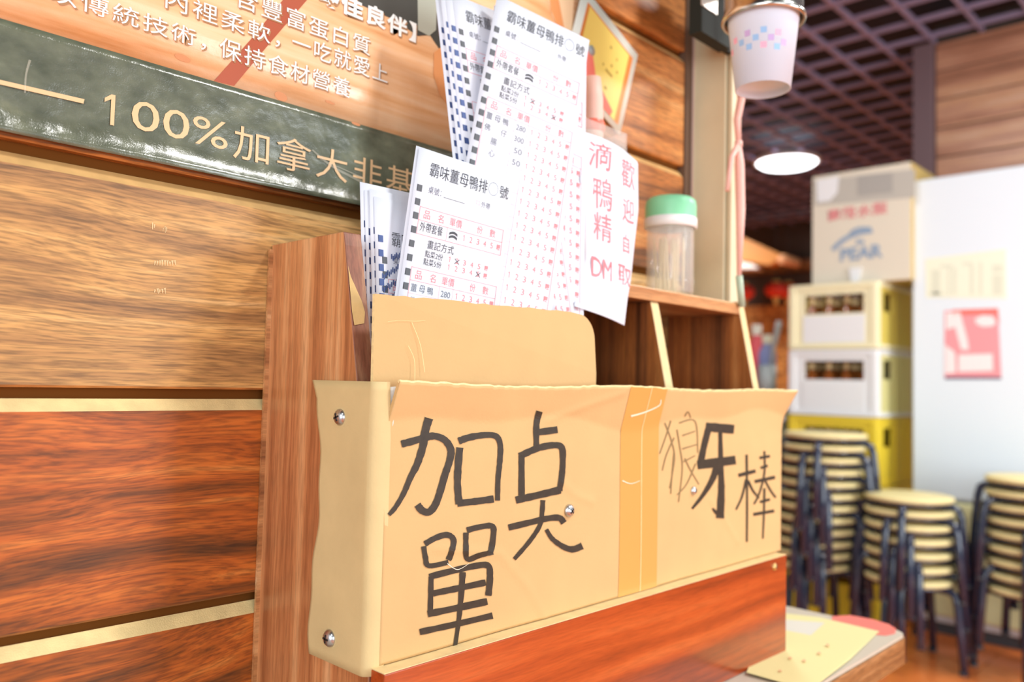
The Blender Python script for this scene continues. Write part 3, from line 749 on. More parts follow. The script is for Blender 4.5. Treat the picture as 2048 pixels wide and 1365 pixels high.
pic([(868,-30),(905,-30),(905,60),(878,72)], 'poster_plum', .0004, 'printed_plum_shape')
pic([(835,-30),(875,-30),(872,60),(858,72),(836,60)], 'poster_metal', .0005, 'printed_knife_tip')
pic([(868,105),(885,92),(905,92),(930,110),(930,240),(905,222),(880,190),(867,150)], 'poster_orange', .0005, 'printed_egg_shape')
pic([(1090,-30),(1150,-30),(1143,70),(1120,62),(1104,30)], 'poster_peach', .0004, 'printed_pale_shape')
pic([(1095,-30),(1112,-30),(1130,64),(1118,60),(1102,20)], 'poster_orange', .0005, 'printed_orange_shape')
def line_px(text, a, b, h, m='poster_text', off=.0008, bold=0, sh=True, v=1.0, name='printed_text'):
    """a,b: px of the baseline ends; h: px height at the left end -> laid on the poster plane"""
    A, B = pt(*a, off), pt(*b, off); T_ = pt(a[0], a[1]-h, off); hz = (T_.z-A.z)
    z0 = (A.z+B.z)/2
    if sh:
        q_ = MB(); put_text(q_, text, lambda u_, v_: (A.x+(B.x-A.x)*u_+.0012, poster_y(z0)-off+.0002, z0-.0011+hz*(1-v_)), 0, 0, 1, 1, 0, bold+.003); q_.build('text_outline', M['poster_shadow'], poster)
    q_ = MB(); put_text(q_, text, lambda u_, v_: (A.x+(B.x-A.x)*u_, poster_y(z0+hz*(1-v_))-off, z0+hz*(1-v_)), 0, 0, 1, 1, 0, bold); q_.build(name, M[m], poster)
line_px('以傳統技術，', (98,12), (412,92), 42)
line_px('保持食材營養', (438,118), (700,192), 42)
line_px('內裡柔軟，', (330,25), (560,88), 42)
line_px('一吃就愛上', (584,104), (775,166), 40)
line_px('含豐富蛋白質', (470,22), (740,104), 42)
line_px('最佳良伴】', (632,14), (832,78), 44, bold=.03)
line_px('1', (207,246), (228,252), 62, 'poster_tan', sh=False)
line_px('00%', (262,258), (455,300), 60, 'poster_tan', sh=False)
line_px('加拿大非基因', (466,314), (884,412), 70, 'poster_tan', sh=False)
q = MB(); stroke(q, [(-40,155),(168,203)], 9, lambda x, y: pt(x, y, .0008)); q.build('tan_rule', M['poster_tan'], poster)
for cx_, cy_, w_, h_ in ((365,116,16,7), (562,193,13,9), (712,248,9,3), (660,205,10,3)):
    pic([(cx_+w_*math.cos(-t_/12*2*math.pi), cy_+w_*.35*math.cos(-t_/12*2*math.pi)+h_*math.sin(-t_/12*2*math.pi)) for t_ in range(12)], 'poster_knot', .0003, 'printed_knot')
q = MB(); stroke(q, [(625,300),(660,330),(700,352),(745,374),(790,392),(828,398)], (3,7), lambda x, y: pt(x, y, .0012)); stroke(q, [(640,318),(690,340),(730,358)], (1.5,3), lambda x, y: pt(x, y, .0012)); q.build('film_crease', M['clear'], poster)
q = MB(); stroke(q, [(60,120),(52,150),(50,186)], (5,3), lambda x, y: pt(x, y, .0012)); q.build('film_crease', M['clear'], poster)
# ------------------------------------------------------------------ yellow flyer
fo = lambda px, py, off=0: hit(px, py, 1, -.0055-off)
A_, B_, C_ = fo(1168,-27), fo(1276,110), fo(1240,270)
D_ = A_+(C_-B_)
fc = (A_+C_)/2
flyer = thing('yellow_flyer', 'tilted yellow flyer with white border pinned on the planks right of the slips', 'flyer', tuple(C_))
def fm(a, b, off=0): return A_*(1-a)*(1-b)+B_*a*(1-b)+C_*a*b+D_*(1-a)*b+Vector((0,-off,0))
q = MB(); q.grid(lambda a, b: fm(a, b), 2, 2, 0, (0,.0012,0)); q.build('flyer_sheet', M['flyer_white'], flyer)
q = MB(); put_rect(q, lambda a, b: fm(a, b, .0003), .10, .10, .93, .93); q.build('orange_border', M['flyer_orange'], flyer)
q = MB(); put_rect(q, lambda a, b: fm(a, b, .0006), .14, .12, .86, .93); q.build('yellow_field', M['flyer_yellow'], flyer)
q = MB(); q.face([fm(a, b, .0009) for a, b in ((.1,.52),(.32,.52),(.45,.72),(.80,.86),(.78,.93),(.1,.93))][::-1]); q.build('red_ribbon', M['flyer_red'], flyer)
q = MB()
for a, b, w_ in ((.55,.25,.03),(.62,.42,.03),(.72,.42,.03),(.50,.50,.02),(.56,.52,.12),(.50,.68,.03),(.60,.70,.04),(.45,.8,.10),(.68,.30,.02)):
    put_rect(q, lambda u_, v_: fm(u_, v_, .0009), a, b, a+w_, b+.03)
q.build('small_print', M['flyer_dot'], flyer)
q = MB(); q.lathe([(0,.0005),(.006,.0005),(.006,0)], fm(.30,.52,.001), 16, 0, (0,-1,0)); q.build('round_logo', M['greyblue'], flyer)
# ------------------------------------------------------------------ leaflet holder, rolled leaflets, hanging sign, jar
BT = 1.1552
hx0, hx1 = .625, .702
h = thing('leaflet_holder', 'clear acrylic leaflet holder standing on the rack top behind the white sign', 'holder', ((hx0+hx1)/2, -.065, BT))
q = MB()
for (x0, x1, y0, y1, z0, z1) in ((hx0,hx1,-.088,-.086,BT,1.318), (hx0,hx1,-.038,-.036,BT,1.330), (hx0,hx0+.002,-.086,-.038,BT,1.318), (hx1-.002,hx1,-.086,-.038,BT,1.318), (hx0,hx1,-.086,-.038,BT,BT+.002)):
    q.box(x0,x1,y0,y1,z0,z1)
q.build('clear_body', M['acrylic'], h)
q = MB(); q.tube([(.678,-.060,BT+.003),(.678,-.060,1.30),(.677,-.060,1.355),(.676,-.060,1.378)], .011, 14, rs=[.012,.012,.0115,.009])
lf = q.build('rolled_leaflet', mat('pink_rolled_paper','f0c0b0',.5)); tag(lf, 'pink rolled leaflet with red rubber band standing in the clear holder', 'leaflet')
q = MB(); q.lathe([(.0122,-.006),(.0132,-.003),(.0132,.003),(.0122,.006)], (.678,-.060,1.325), 18); q.build('rubber_band', M['flyer_red'], lf)
# sign: a curling white sheet hung over the front of the board
row = [(1163,262,1248,300,0),(1160,300,1276,325,0),(1160,360,1277,420,-.004),(1165,440,1268,500,-.002),(1168,520,1262,560,.0),(1160,575,1255,600,-.006),(1147,613,1249,652,-.012)]
rowsL = []
for x0, y0, x1, y1, dy in row:
    rowsL.append((hit(x0,y0,1,-.106+dy), hit(x1,y1,1,-.109+dy)))
def sgn(a, b, off=0):
    k_ = b*(len(rowsL)-1); i_ = min(int(k_), len(rowsL)-2); t_ = k_-i_; t_ = t_*t_*(3-2*t_)*.5+t_*.5
    l0, r0 = rowsL[i_]; l1, r1 = rowsL[i_+1]; p0 = l0.lerp(r0, a); p1 = l1.lerp(r1, a); q_ = p0.lerp(p1, t_)
    return q_+Vector((0, -.004*math.sin(a*math.pi)-off, 0))
sg = thing('hanging_sign', 'curled white paper sign with red handwriting hanging in front of the rack top', 'sign', tuple(rowsL[-1][1]))
q = MB(); q.grid(sgn, 14, 40, 0, (0,.0002,0)); q.build('paper_sheet', M['paper'], sg)
q = MB()
# sheet coordinates from the photograph: b by the row, a across
def spx(px, py):
    best = None
    b0, b1 = 0., 1.
    # invert numerically
    a_, b_ = .5, .5
    for _ in range(25):
        P = sgn(a_, b_); e = 1e-3
        def pr(P_):
            d = P_-EYE; c_ = (_X*d.x+_Y*d.y+_Z*d.z); return CX+F*c_.x/c_.z, CY+F*c_.y/c_.z
        x, y = pr(P); xa, ya = pr(sgn(a_+e, b_)); xb, yb = pr(sgn(a_, min(b_+e,1)) if b_+e <= 1 else sgn(a_, b_-e)); sb_ = 1 if b_+e <= 1 else -1
        J = ((xa-x)/e, (xb-x)/e*sb_, (ya-y)/e, (yb-y)/e*sb_); det = J[0]*J[3]-J[1]*J[2]
        dx, dy = px-x, py-y
        a_ += (J[3]*dx-J[1]*dy)/det*.8; b_ += (-J[2]*dx+J[0]*dy)/det*.8
        a_ = min(max(a_,0),1); b_ = min(max(b_,0),.999)
    return a_, b_
def chs(text, cx, cy, hw, hh, slope=.28, bold=-.002):
    # quad in the photograph, then onto the sheet
    c4 = [spx(cx-hw, cy-hh-slope*hw), spx(cx+hw, cy-hh+slope*hw), spx(cx-hw, cy+hh-slope*hw), spx(cx+hw, cy+hh+slope*hw)]
    def fn(u_, v_):
        a_ = (c4[0][0]*(1-u_)+c4[1][0]*u_)*(1-v_)+(c4[2][0]*(1-u_)+c4[3][0]*u_)*v_
        b_ = (c4[0][1]*(1-u_)+c4[1][1]*u_)*(1-v_)+(c4[2][1]*(1-u_)+c4[3][1]*u_)*v_
        return sgn(a_, b_, .0004)
    put_text(q, text, fn, 0, 0, 1, 1, 0, bold)
chs('滴', 1199, 313, 22, 26); chs('鴨', 1205, 388, 19, 32); chs('精', 1205, 455, 18, 28); chs('DM', 1203, 538, 20, 20, .3)
chs('歡', 1256, 350, 13, 27, .5); chs('迎', 1256, 422, 11, 24, .4); chs('自', 1252, 488, 6, 19, .4); chs('取', 1249, 552, 13, 20, .4)
q.build('red_handwriting', M['redpen'], sg)
# jar of toothpicks
jc = hit(1353, 590, 2, BT); jc.y += 0; jx, jy = jc.x+.004, jc.y+.012
jar = thing('toothpick_jar', 'small clear toothpick jar with mint green lid on the rack top', 'jar', (jx, jy, BT))
q = MB(); q.lathe([(0,.001),(.026,.001),(.0275,.004),(.0275,.012),(.0285,.014),(.0285,.017),(.0275,.019),(.0275,.080),(.0265,.083),(.0265,.086),(.0255,.086),(.0262,.080),(.0262,.004),(0,.003)], (jx,jy,BT), 40); q.build('clear_body', M['acrylic'], jar)
q = MB(); q.lathe([(.0285,.078),(.0305,.079),(.0305,.089),(.0290,.090),(.0,.090)], (jx,jy,BT), 40); q.build('white_collar', M['white_plastic'], jar)
q = MB(); q.lathe([(.0295,.0885),(.0297,.104),(.0285,.110),(.0245,.1135),(.0,.1145)], (jx,jy,BT), 40); q.build('green_lid', M['lid_green'], jar)
for k in range(16):
    an = k*2.4; rr = .006+.014*((k*7) % 5)/5; L_ = .064; tilt = .012*math.sin(k*3.1)
    a_ = Vector((jx+rr*math.cos(an), jy+rr*math.sin(an), BT+.0035)); c_ = a_+Vector((-tilt*math.cos(an)*1.2, tilt*math.sin(an*1.3), L_))
    q = MB(); q.tube([a_, a_.lerp(c_,.1), a_.lerp(c_,.9), c_], .0011, 6, rs=[.0003,.0011,.0011,.0003]); 
    tag(q.build('toothpick', M['toothpick']), 'pale wooden toothpick standing in the clear green lidded jar', 'toothpick', 'toothpicks in the jar')
# ------------------------------------------------------------------ cup dispenser, string, pen
cc = EYE + c2w((1526-CX, 100-CY, F))*(.887/F)
axd = Vector((.03,.02,1)).normalized()
dz = lambda zz: cc.z+zz
disp = thing('cup_dispenser', 'polished steel tube cup dispenser hanging at the door post', 'dispenser', (cc.x, cc.y, cc.z+.02))
q = MB(); q.lathe([(.041,.030),(.0435,.029),(.0445,.032),(.0435,.036),(.0415,.038),(.0415,.36),(.040,.36),(.040,.034)], cc, 48); q.build('steel_tube', M['steel'], disp)
kx0, kx1, kz = hit(1403,60,1,-.078).x, hit(1462,60,1,-.078).x, hit(1403,62,1,-.078).z
q = MB(); q.box(kx0, kx1, -.078, -.0605, kz, kz+.12); q.box(kx0+.01, kx1, cc.y+.035, -.078, kz+.07, kz+.12); q.box(kx0+.02, .975, -.0605, -.0525, kz+.01, kz+.1); q.build('wall_bracket', mat('dark_bracket','1a211c',.7), disp)
q = MB(); q.box(kx0-.002, kx0+.035, -.0795, -.0782, kz+.032, kz+.06); q.build('bracket_foot', M['cap'], disp)
cup = thing('paper_cup', 'white paper cup with pastel squares hanging out of the steel dispenser', 'cup', (cc.x, cc.y, cc.z-.04))
CT, CB, RT, RB = .045, -.044, .0385, .0285
q = MB(); q.lathe([(0,CB+.006),(RB-.0012,CB+.006),(RB-.001,CB),(RB+.0004,CB),(RT,CT),(RT+.0015,CT+.002),(RT,CT+.003),(RT-.001,CT)], cc, 48); q.build('cup_body', M['cup'], cup)
cols = {'b': mat('pastel_blue','9cc6f2',.5), 'p': mat('pastel_pink','f6b6d0',.5), 'l': mat('pastel_lilac','c9aee0',.5)}
view = math.atan2(EYE.y-cc.y, EYE.x-cc.x)
for ch, px, py in (('p',1472,95),('b',1483,103),('l',1495,86),('b',1497,113),('b',1510,95),('b',1525,79),('p',1525,108),('l',1539,92),('p',1552,79),('b',1551,107),('l',1563,95),('p',1464,114)):
    ang = view + math.asin(max(-.97,min(.97,(px-1524)/63.))); zz = cc.z + (100-py)/1640*.86 - (px-1524)*.0001 - .003; hs = .0031
    q = MB(); P = []
    for sa, sz in ((-1,-1),(1,-1),(1,1),(-1,1)):
        z_ = zz+sz*hs; t_ = (z_-cc.z-CB)/(CT-CB); rr = RB+(RT-RB)*t_+.0004; an = ang+sa*hs/rr
        P.append((cc.x+rr*math.cos(an), cc.y+rr*math.sin(an), z_))
    q.face(P); q.build('printed_square', cols[ch], cup)
sp = [hit(x, y, 1, -.108) for x, y in ((1480,150),(1482,200),(1474,240),(1477,288))]
pen_top = hit(1478,555,1,-.108)
st = MB(); st.tube([sp[0],sp[1],sp[2],sp[3]], .004, 8, rs=[.0048,.0050,.0046,.0036]); st.tube([sp[3], hit(1479,330,1,-.108), hit(1481,420,1,-.108), pen_top], .004, 8, rs=[.0036,.0062,.0060,.0028])
st.tube([hit(1484,170,1,-.1075), hit(1484,-60,1,-.1075)], .003, 8)
so_ = st.build('pink_string', M['pink']); tag(so_, 'doubled pink plastic string hanging down below the paper cup', 'string')
q = MB(); q.tube([sp[3], hit(1463,315,1,-.108), hit(1454,382,1,-.108)], .003, 8, rs=[.0038,.0034,.0028]); q.lathe([(0,-.006),(.005,-.003),(.005,.003),(0,.006)], sp[3], 12); q.build('knot_tail', M['pink'], so_)
pe = hit(1484,614,1,-.108)
q = MB(); q.tube([pen_top+Vector((0,0,.002)), pe], .0042, 12, rs=[.0045,.0042]); po = q.build('pen_stub', M['greenish']); tag(po, 'pale green pen tied to the pink string above the rack end', 'pen')
# ------------------------------------------------------------------ table with flyer
TZ = .7448
tab = thing('table', 'grey laminate table with rounded wooden edge under the slip rack', 'table', (.3, -.12, 0))
tc0 = hit(1811,1262,2,TZ)
fx0, fy0 = tc0.x-.004, tc0.y-.004
poly = [(-.9,-.004),(-.9,fy0)]
for k in range(7):
    an = -math.pi/2+k/6*math.pi/2; poly.append((fx0-.02+.02*math.cos(an), fy0+.02+.02*math.sin(an)))
poly += [(fx0, -.075), (.95,-.075), (.95,-.004)]
poly = [(-.9,-.006),(-.9,fy0)]+poly[2:9]+[(fx0,-.07),(.94,-.07),(.94,-.006)]
q = MB(); q.prism([(x, y, TZ-.004) for x, y in poly], (0,0,.0037)); q.build('table_top', M['table'], tab)
q = MB(); q.prism([(x+(.0015 if x > 1 else 0), y-(.0015 if y < -.1 else 0), TZ-.036) for x, y in poly], (0,0,.0315)); q.build('edge_band', M['table_edge'], tab)
for x, y in ((-.8,fy0+.05),(fx0-.10,fy0+.06),(-.8,-.04),(fx0-.22,-.10)):
    q = MB(); q.box(x-.018,x+.018,y-.018,y+.018,0,TZ-.036); q.build('leg', M['black_metal'], tab)
def tp(px, py, off=0): return hit(px, py, 2, TZ+off)
q = MB(); P = [tp(1493,1346,.003), tp(1545,1225,.0006), tp(1640,1236,.0006), tp(1758,1264,.0006), tp(1700,1320,.001), tp(1622,1380,.002), tp(1560,1365,.0025)]
P[1] = Vector((P[1].x, P[1].y, TZ+.0006))
q.prism([tuple(v) for v in P], (0,0,.0004)); yp = q.build('paper_flyer', M['yellow_paper']); tag(yp, 'creased yellow paper flyer lying on the table beside the rack', 'paper')
q = MB(); q.face([tp(x, y, .0014) for x, y in ((1570,1240),(1650,1246),(1618,1275),(1568,1262))][::-1]); q.build('grey_picture', mat('grey_picture_print','dcd8cc',.6), yp)
q = MB()
for x, y in ((1580,1316),(1608,1321),(1638,1306),(1655,1290),(1560,1342)):
    q.face([tp(x-2, y-2, .0036), tp(x+3, y-1, .0036), tp(x+4, y+3, .0036), tp(x-4, y+2, .0036)])
q.build('small_print', mat('faint_orange_print','e6b98a',.6), yp)
q = MB(); rc = tp(1735,1262,0); P = [(rc.x-.015+.045*math.cos(k/20*2*math.pi), rc.y+.010+.022*math.sin(k/20*2*math.pi), TZ) for k in range(20)]
P = [tuple(tp(x, y, 0)) for x, y in ((1665,1234),(1700,1232),(1745,1240),(1778,1250),(1792,1259),(1790,1268),(1772,1272),(1720,1268),(1660,1256))]
q.prism(P[::-1], (0,0,.0005)); tag(q.build('red_card', M['leaf_hot']), 'red rounded card lying under the yellow flyer near the table corner', 'card')
# ------------------------------------------------------------------ ceiling lamp
lp = Vector((6.36, 2.42, CEIL))
lamp = thing('ceiling_lamp', 'round white ceiling lamp glowing on the dark lattice ceiling', 'lamp', tuple(lp))
q = MB(); q.lathe([(.25,0),(.262,-.012),(.262,-.03),(.24,-.035),(.24,0)], lp, 40); q.build('lamp_rim', M['white_plastic'], lamp)
q = MB(); q.lathe([(.24,-.03),(.21,-.055),(.12,-.075),(0,-.082)], lp, 40); q.build('diffuser', M['lamp'], lamp)
# ------------------------------------------------------------------ fridge
fr = thing('refrigerator', 'tall white refrigerator with pale notice and red leaflet on its door', 'refrigerator', (4.25, .2, 0))
FX0, FY1 = 3.9, hit(1824,800,0,3.9).y; FZ = hit(1900,1003,0,FX0).z
q = MB(); q.box(FX0+.03, FX0+.74, -.55, FY1, .05, 2.01); q.build('body', M['fridge'], fr, bevel=.012)
q = MB(); q.box(FX0, FX0+.028, -.55, FY1, FZ+.005, 2.01); q.build('upper_door', M['fridge'], fr, bevel=.01)
q = MB(); q.box(FX0, FX0+.028, -.55, FY1, .085, FZ-.005); q.build('lower_door', M['fridge_low'], fr, bevel=.01)
q = MB(); q.box(FX0+.05, FX0+.7, -.52, FY1-.03, 0, .05); q.build('plinth', M['rubber'], fr)
def fd(px, py, off=.001): return hit(px, py, 0, FX0-off)
nt = MB(); P = [fd(1850,518), fd(2012,498), fd(2014,598), fd(1852,596)]; nt.prism([tuple(v) for v in P], (.0008,0,0)); no = nt.build('notice_paper', M['pale_print']); tag(no, 'pale yellow notice paper on the upper fridge door', 'notice')
q = MB()
for x0, x1, y0, y1 in ((1863,1880,540,592),(1880,1905,530,536),(1895,1900,536,592),(1905,1912,536,590),(1925,1945,525,531),(1940,1947,531,590),(1958,1964,525,590),(1985,2005,530,545),(1985,2005,550,590),(1860,1890,585,590)):
    q.face([fd(x0,y0,.0013), fd(x1,y0,.0013), fd(x1,y1,.0013), fd(x0,y1,.0013)])
q.build('faint_print', M['pale_grey'], no)
q = MB(); P = [fd(1889,622), fd(1996,617), fd(2003,757), fd(1889,757)]; q.prism([tuple(v) for v in P], (.0008,0,0)); lo = q.build('door_leaflet', M['leaf_red']); tag(lo, 'red and pink picture leaflet stuck on the white fridge door', 'leaflet')
for nm, m_, P in (('bright_band','leaf_hot',[(1905,620),(1996,617),(1999,650),(1990,628),(1905,631)]), ('white_figure','leaf_white',[(1892,626),(1920,624),(1935,680),(1938,700),(1922,700),(1910,655),(1892,660)]), ('pale_oval','leaf_white',[(1950,638),(1965,631),(1985,633),(1993,645),(1985,653),(1965,654),(1952,648)]), ('white_panel','leaf_white',[(1917,710),(1985,708),(1986,742),(1917,744)]), ('pink_corner','leaf_white',[(1890,690),(1910,705),(1912,745),(1890,748)]), ('dark_strip','leaf_dark',[(1890,754),(2002,754),(2003,759),(1890,759)])):
    q = MB(); q.face([fd(x, y, .0016) for x, y in P]); q.build(nm, M[m_], lo)
# ------------------------------------------------------------------ crates, bottles, pear carton
CRX, CRY1, CRH = 3.8, 1.191, .3115
CRY0 = hit(1756, 650, 0, CRX).y; OY0, OY1 = hit(1727, 610, 0, CRX).y, hit(1608, 610, 0, CRX).y
def crate(z0, mf, ms, mp, label):
    t_ = thing('beer_crate', label, 'crate', (CRX+.24, (CRY0+CRY1)/2, z0), 'bottle crates stacked beside the fridge')
    D = .46; x1 = CRX+D; H = CRH-.003
    q = MB()  # front wall pieces round the grip opening
    oy0, oy1, oz0, oz1 = OY0, OY1, z0+.168, z0+.258
    q.box(CRX+.006, CRX+.018, CRY0+.03, CRY1-.03, z0+.02, oz0); q.box(CRX+.006, CRX+.018, CRY0+.03, CRY1-.03, oz1, z0+H-.01)
    q.box(CRX+.006, CRX+.018, CRY0+.03, oy0, oz0, oz1); q.box(CRX+.006, CRX+.018, oy1, CRY1-.03, oz0, oz1); q.build('front_wall', mf, t_)
    q = MB(); q.box(x1-.015, x1, CRY0+.01, CRY1-.01, z0+.01, z0+H-.01); q.build('back_wall', ms, t_)
    for ya, yb in ((CRY0+.004, CRY0+.016), (CRY1-.016, CRY1-.004)):
        q = MB(); xa, xb = CRX+.08, CRX+.19
        q.box(CRX+.03, x1-.03, ya, yb, z0+.02, z0+.175); q.box(CRX+.03, x1-.03, ya, yb, z0+.262, z0+H-.01); q.box(CRX+.03, xa, ya, yb, z0+.175, z0+.262); q.box(xb, x1-.03, ya, yb, z0+.175, z0+.262)
        for xx in (CRX+.22, CRX+.36): q.box(xx, xx+.02, ya-.004, yb, z0+.02, z0+H-.01)
        q.build('side_wall', ms, t_)
    for xa in (CRX, x1-.04):
        for ya in (CRY0, CRY1-.04):
            q = MB(); q.box(xa, xa+.04, ya, ya+.04, z0, z0+H); q.build('corner_post', mf if xa == CRX else ms, t_, bevel=.008)
    for za, zb_, nm_ in ((z0+.002, z0+.022, 'bottom_rim'), (z0+H-.022, z0+H, 'top_rim')):
        q = MB(); q.box(CRX-.002, CRX+.02, CRY0+.02, CRY1-.02, za, zb_); q.box(CRX+.02, x1-.02, CRY0-.002, CRY0+.014, za, zb_); q.box(CRX+.02, x1-.02, CRY1-.014, CRY1+.002, za, zb_)
        q.build(nm_, mf, t_)
    q = MB(); q.box(CRX+.01, x1-.01, CRY0+.01, CRY1-.01, z0+.004, z0+.012); q.build('base', ms, t_)
    if mp: q = MB(); q.box(CRX+.003, CRX+.0062, OY0-.005, OY1+.005, z0+.03, z0+.160); q.build('front_label', mp, t_)
    return t_
Z5 = 1.555
crate(Z5-CRH, M['cream_crate'], M['pale_yellow'], M['white_crate'], 'cream crate with white front, topmost of the crate stack under the pear carton')
crate(Z5-2*CRH, M['white_crate'], M['olive_crate'], M['white_crate'], 'faded white crate, second from the top of the stack')
crate(Z5-3*CRH, M['yellow_crate'], M['yellow_crate'], None, 'bright yellow crate, third from the top of the stack')
crate(Z5-4*CRH, M['yellow_crate'], M['yellow_crate'], None, 'bright yellow crate, fourth from the top behind the stools')
crate(Z5-5*CRH, M['yellow_crate'], M['yellow_crate'], None, 'bright yellow crate standing on the floor at the bottom of the stack')
def bottle_thing():
    t_ = bpy.data.objects.new('beer_bottle', None); COL.objects.link(t_)
    q = MB(); q.lathe([(0,0),(.032,0),(.034,.006),(.034,.140),(.028,.170),(.015,.195),(.013,.235),(.0145,.24),(.0145,.252),(0,.252)], (0,0,0), 16); q.build('glass', M['bottle'], t_, local=True)
    q = MB(); q.lathe([(.0158,.246),(.0158,.256),(.013,.259),(0,.260)], (0,0,0), 12); q.build('cap', M['cap'], t_, local=True)
    q = MB(); q.lathe([(.0147,.208),(.0145,.232)], (0,0,0), 12); q.build('neck_label', M['ply'], t_, local=True)
    return t_
b0 = bottle_thing(); first = True
for kk, nm in ((0,'top cream crate'), (1,'second, white crate'), (2,'third, yellow crate')):
    z0 = Z5-(kk+1)*CRH+.0125
    for r_ in range(3):
        for j in range(4):
            o = b0 if first else copy_tree(b0); first = False
            o.location = (CRX+.075+r_*.088, CRY0+.085+j*.085, z0)
            tag(o, 'brown bottle, %s of the %s row in the %s' % (('rightmost','third from left','second from left','leftmost')[j], ('front','middle','back')[r_], nm), 'bottle', 'brown bottles in the %s' % nm)
# pear carton
bx = thing('pear_carton', 'large pale fruit carton lettered PEAR on top of the crates', 'carton', (4.02, .88, Z5))
BX = 3.86; P_tl, P_tr, P_bl = hit(1625,352,0,BX), hit(1822,328,0,BX), hit(1620,570,0,BX)
ya, yb = P_tr.y, P_tl.y; zt_ = 2.09
q = MB(); q.box(BX, BX+.34, ya, yb, Z5+.001, zt_); q.m = [1,1,1,1,1,0]; 
q.m = [1]*6; q.m[5] = 0
q.build('carton_body', [M['box_card'], M['box_side']], bx, bevel=.003)
def bp_(px, py, off=.0008): return hit(px, py, 0, BX-off)
q = MB(); q.face([bp_(*p_) for p_ in ((1628,362),(1830,338),(1830,395),(1630,412))]); q.build('top_flap_band', M['box_grey'], bx)
q = MB(); q.face([bp_(*p_, .002) for p_ in ((1633,360),(1678,352),(1675,385),(1660,402),(1635,405))]); q.build('white_sticker', M['white_crate'], bx)
q = MB(); q.face([bp_(*p_, .002) for p_ in ((1715,352),(1785,345),(1785,385),(1715,392))]); q.build('grey_print', mat('print_grey','a9a6a0',.7), bx)
def btext(text, a, b_, h_, m_, bold=0.03):
    A, B = bp_(*a, .0016), bp_(*b_, .0016); hz = h_/1640*3.95
    q_ = MB(); put_text(q_, text, lambda u_, v_: (A.x, A.y+(B.y-A.y)*u_, A.z+(B.z-A.z)*u_+hz*(1-v_)), 0, 0, 1, 1, 0, bold); q_.build('printed_lettering', m_, bx)
btext('高級水梨', (1655,444), (1775,428), 25, M['box_red'])
btext('PEAR', (1680,524), (1766,514), 26, M['box_blue'], .04)
q = MB()
for L_, w_ in (([(1665,500),(1690,478),(1720,466),(1745,462)],9), ([(1700,468),(1715,458),(1742,457)],6), ([(1712,484),(1728,484)],8)):
    stroke(q, L_, w_, lambda x, y: bp_(x, y, .0016))
q.build('blue_emblem', M['box_blue'], bx)
q = MB(); q.prism([(BX-.012+.0, P_.y, P_.z) for P_ in (bp_(1700,538),bp_(1724,536),bp_(1718,566),bp_(1704,566))], (.011,0,0)); q.build('tape_end', M['white_crate'], bx)
# ------------------------------------------------------------------ stools
def stool():
    t_ = bpy.data.objects.new('stool', None); COL.objects.link(t_)
    H = .335; q = MB(); q.lathe([(0,-.022),(.150,-.022),(.160,-.018),(.163,-.010),(.160,-.002),(.150,0),(0,.001)], (0,0,H), 36); q.build('seat', M['seat'], t_, local=True)
    q = MB(); q.lathe([(.150,-.030),(.158,-.030),(.158,-.019),(.150,-.019)], (0,0,H), 32); q.build('seat_rim', M['black_metal'], t_, local=True)
    for k in range(4):
        an = math.pi/4+k*math.pi/2; c_, s_ = math.cos(an), math.sin(an); pth = []
        for rr, zz in ((.06,H-.034),(.12,H-.034),(.156,H-.037),(.176,H-.050),(.184,H-.08),(.192,H-.16),(.208,.0)): pth.append((rr*c_, rr*s_, zz))
        q = MB(); q.tube(pth, .0150, 8); lg = q.build('leg', M['black_metal'], t_, local=True)
        q = MB(); q.tube([(.204*c_,.204*s_,.012),(.2055*c_,.2055*s_,0)], .0165, 8); q.build('foot_cap', M['rubber'], lg, local=True)
    return t_
st0 = stool(); used = [False]
base_ang = math.atan2(-.172, .252)
def stack(cx, cy, n, ang, dz_, lean, labels, grp, twist=.0):
    for i in range(n):
        o = st0 if not used[0] else copy_tree(st0); used[0] = True
        o.location = (cx+lean[0]*i, cy+lean[1]*i, dz_*i); o.rotation_euler = (0,0,ang+twist*((i*37) % 5-2)/2)
        tag(o, labels(i, n), 'stool', grp)
def lab(where):
    o_ = ('bottom', 'second', 'third', 'fourth', 'fifth', 'sixth', 'seventh', 'eighth', 'ninth', 'tenth', 'eleventh', 'twelfth', 'thirteenth')
    def f_(i, n):
        if i == n-1: return 'cream stool, topmost of %s' % where
        if i == 0: return 'cream stool on the floor under %s' % where
        return 'cream stool, %s from the floor in %s' % (o_[i], where)
    return f_
stack(3.457, .525, 7, base_ang, .052, (0,0), lab('the middle stack before the fridge'), 'stools in the middle stack', .32)
stack(3.43, .90, 12, base_ang+.05, .049, (-.003,-.006), lab('the tall left stack before the crates'), 'stools in the left stack', .32)
stack(3.60, .125, 9, base_ang+.2, .051, (0,0), lab('the right stack at the picture edge'), 'stools in the right stack', .32)
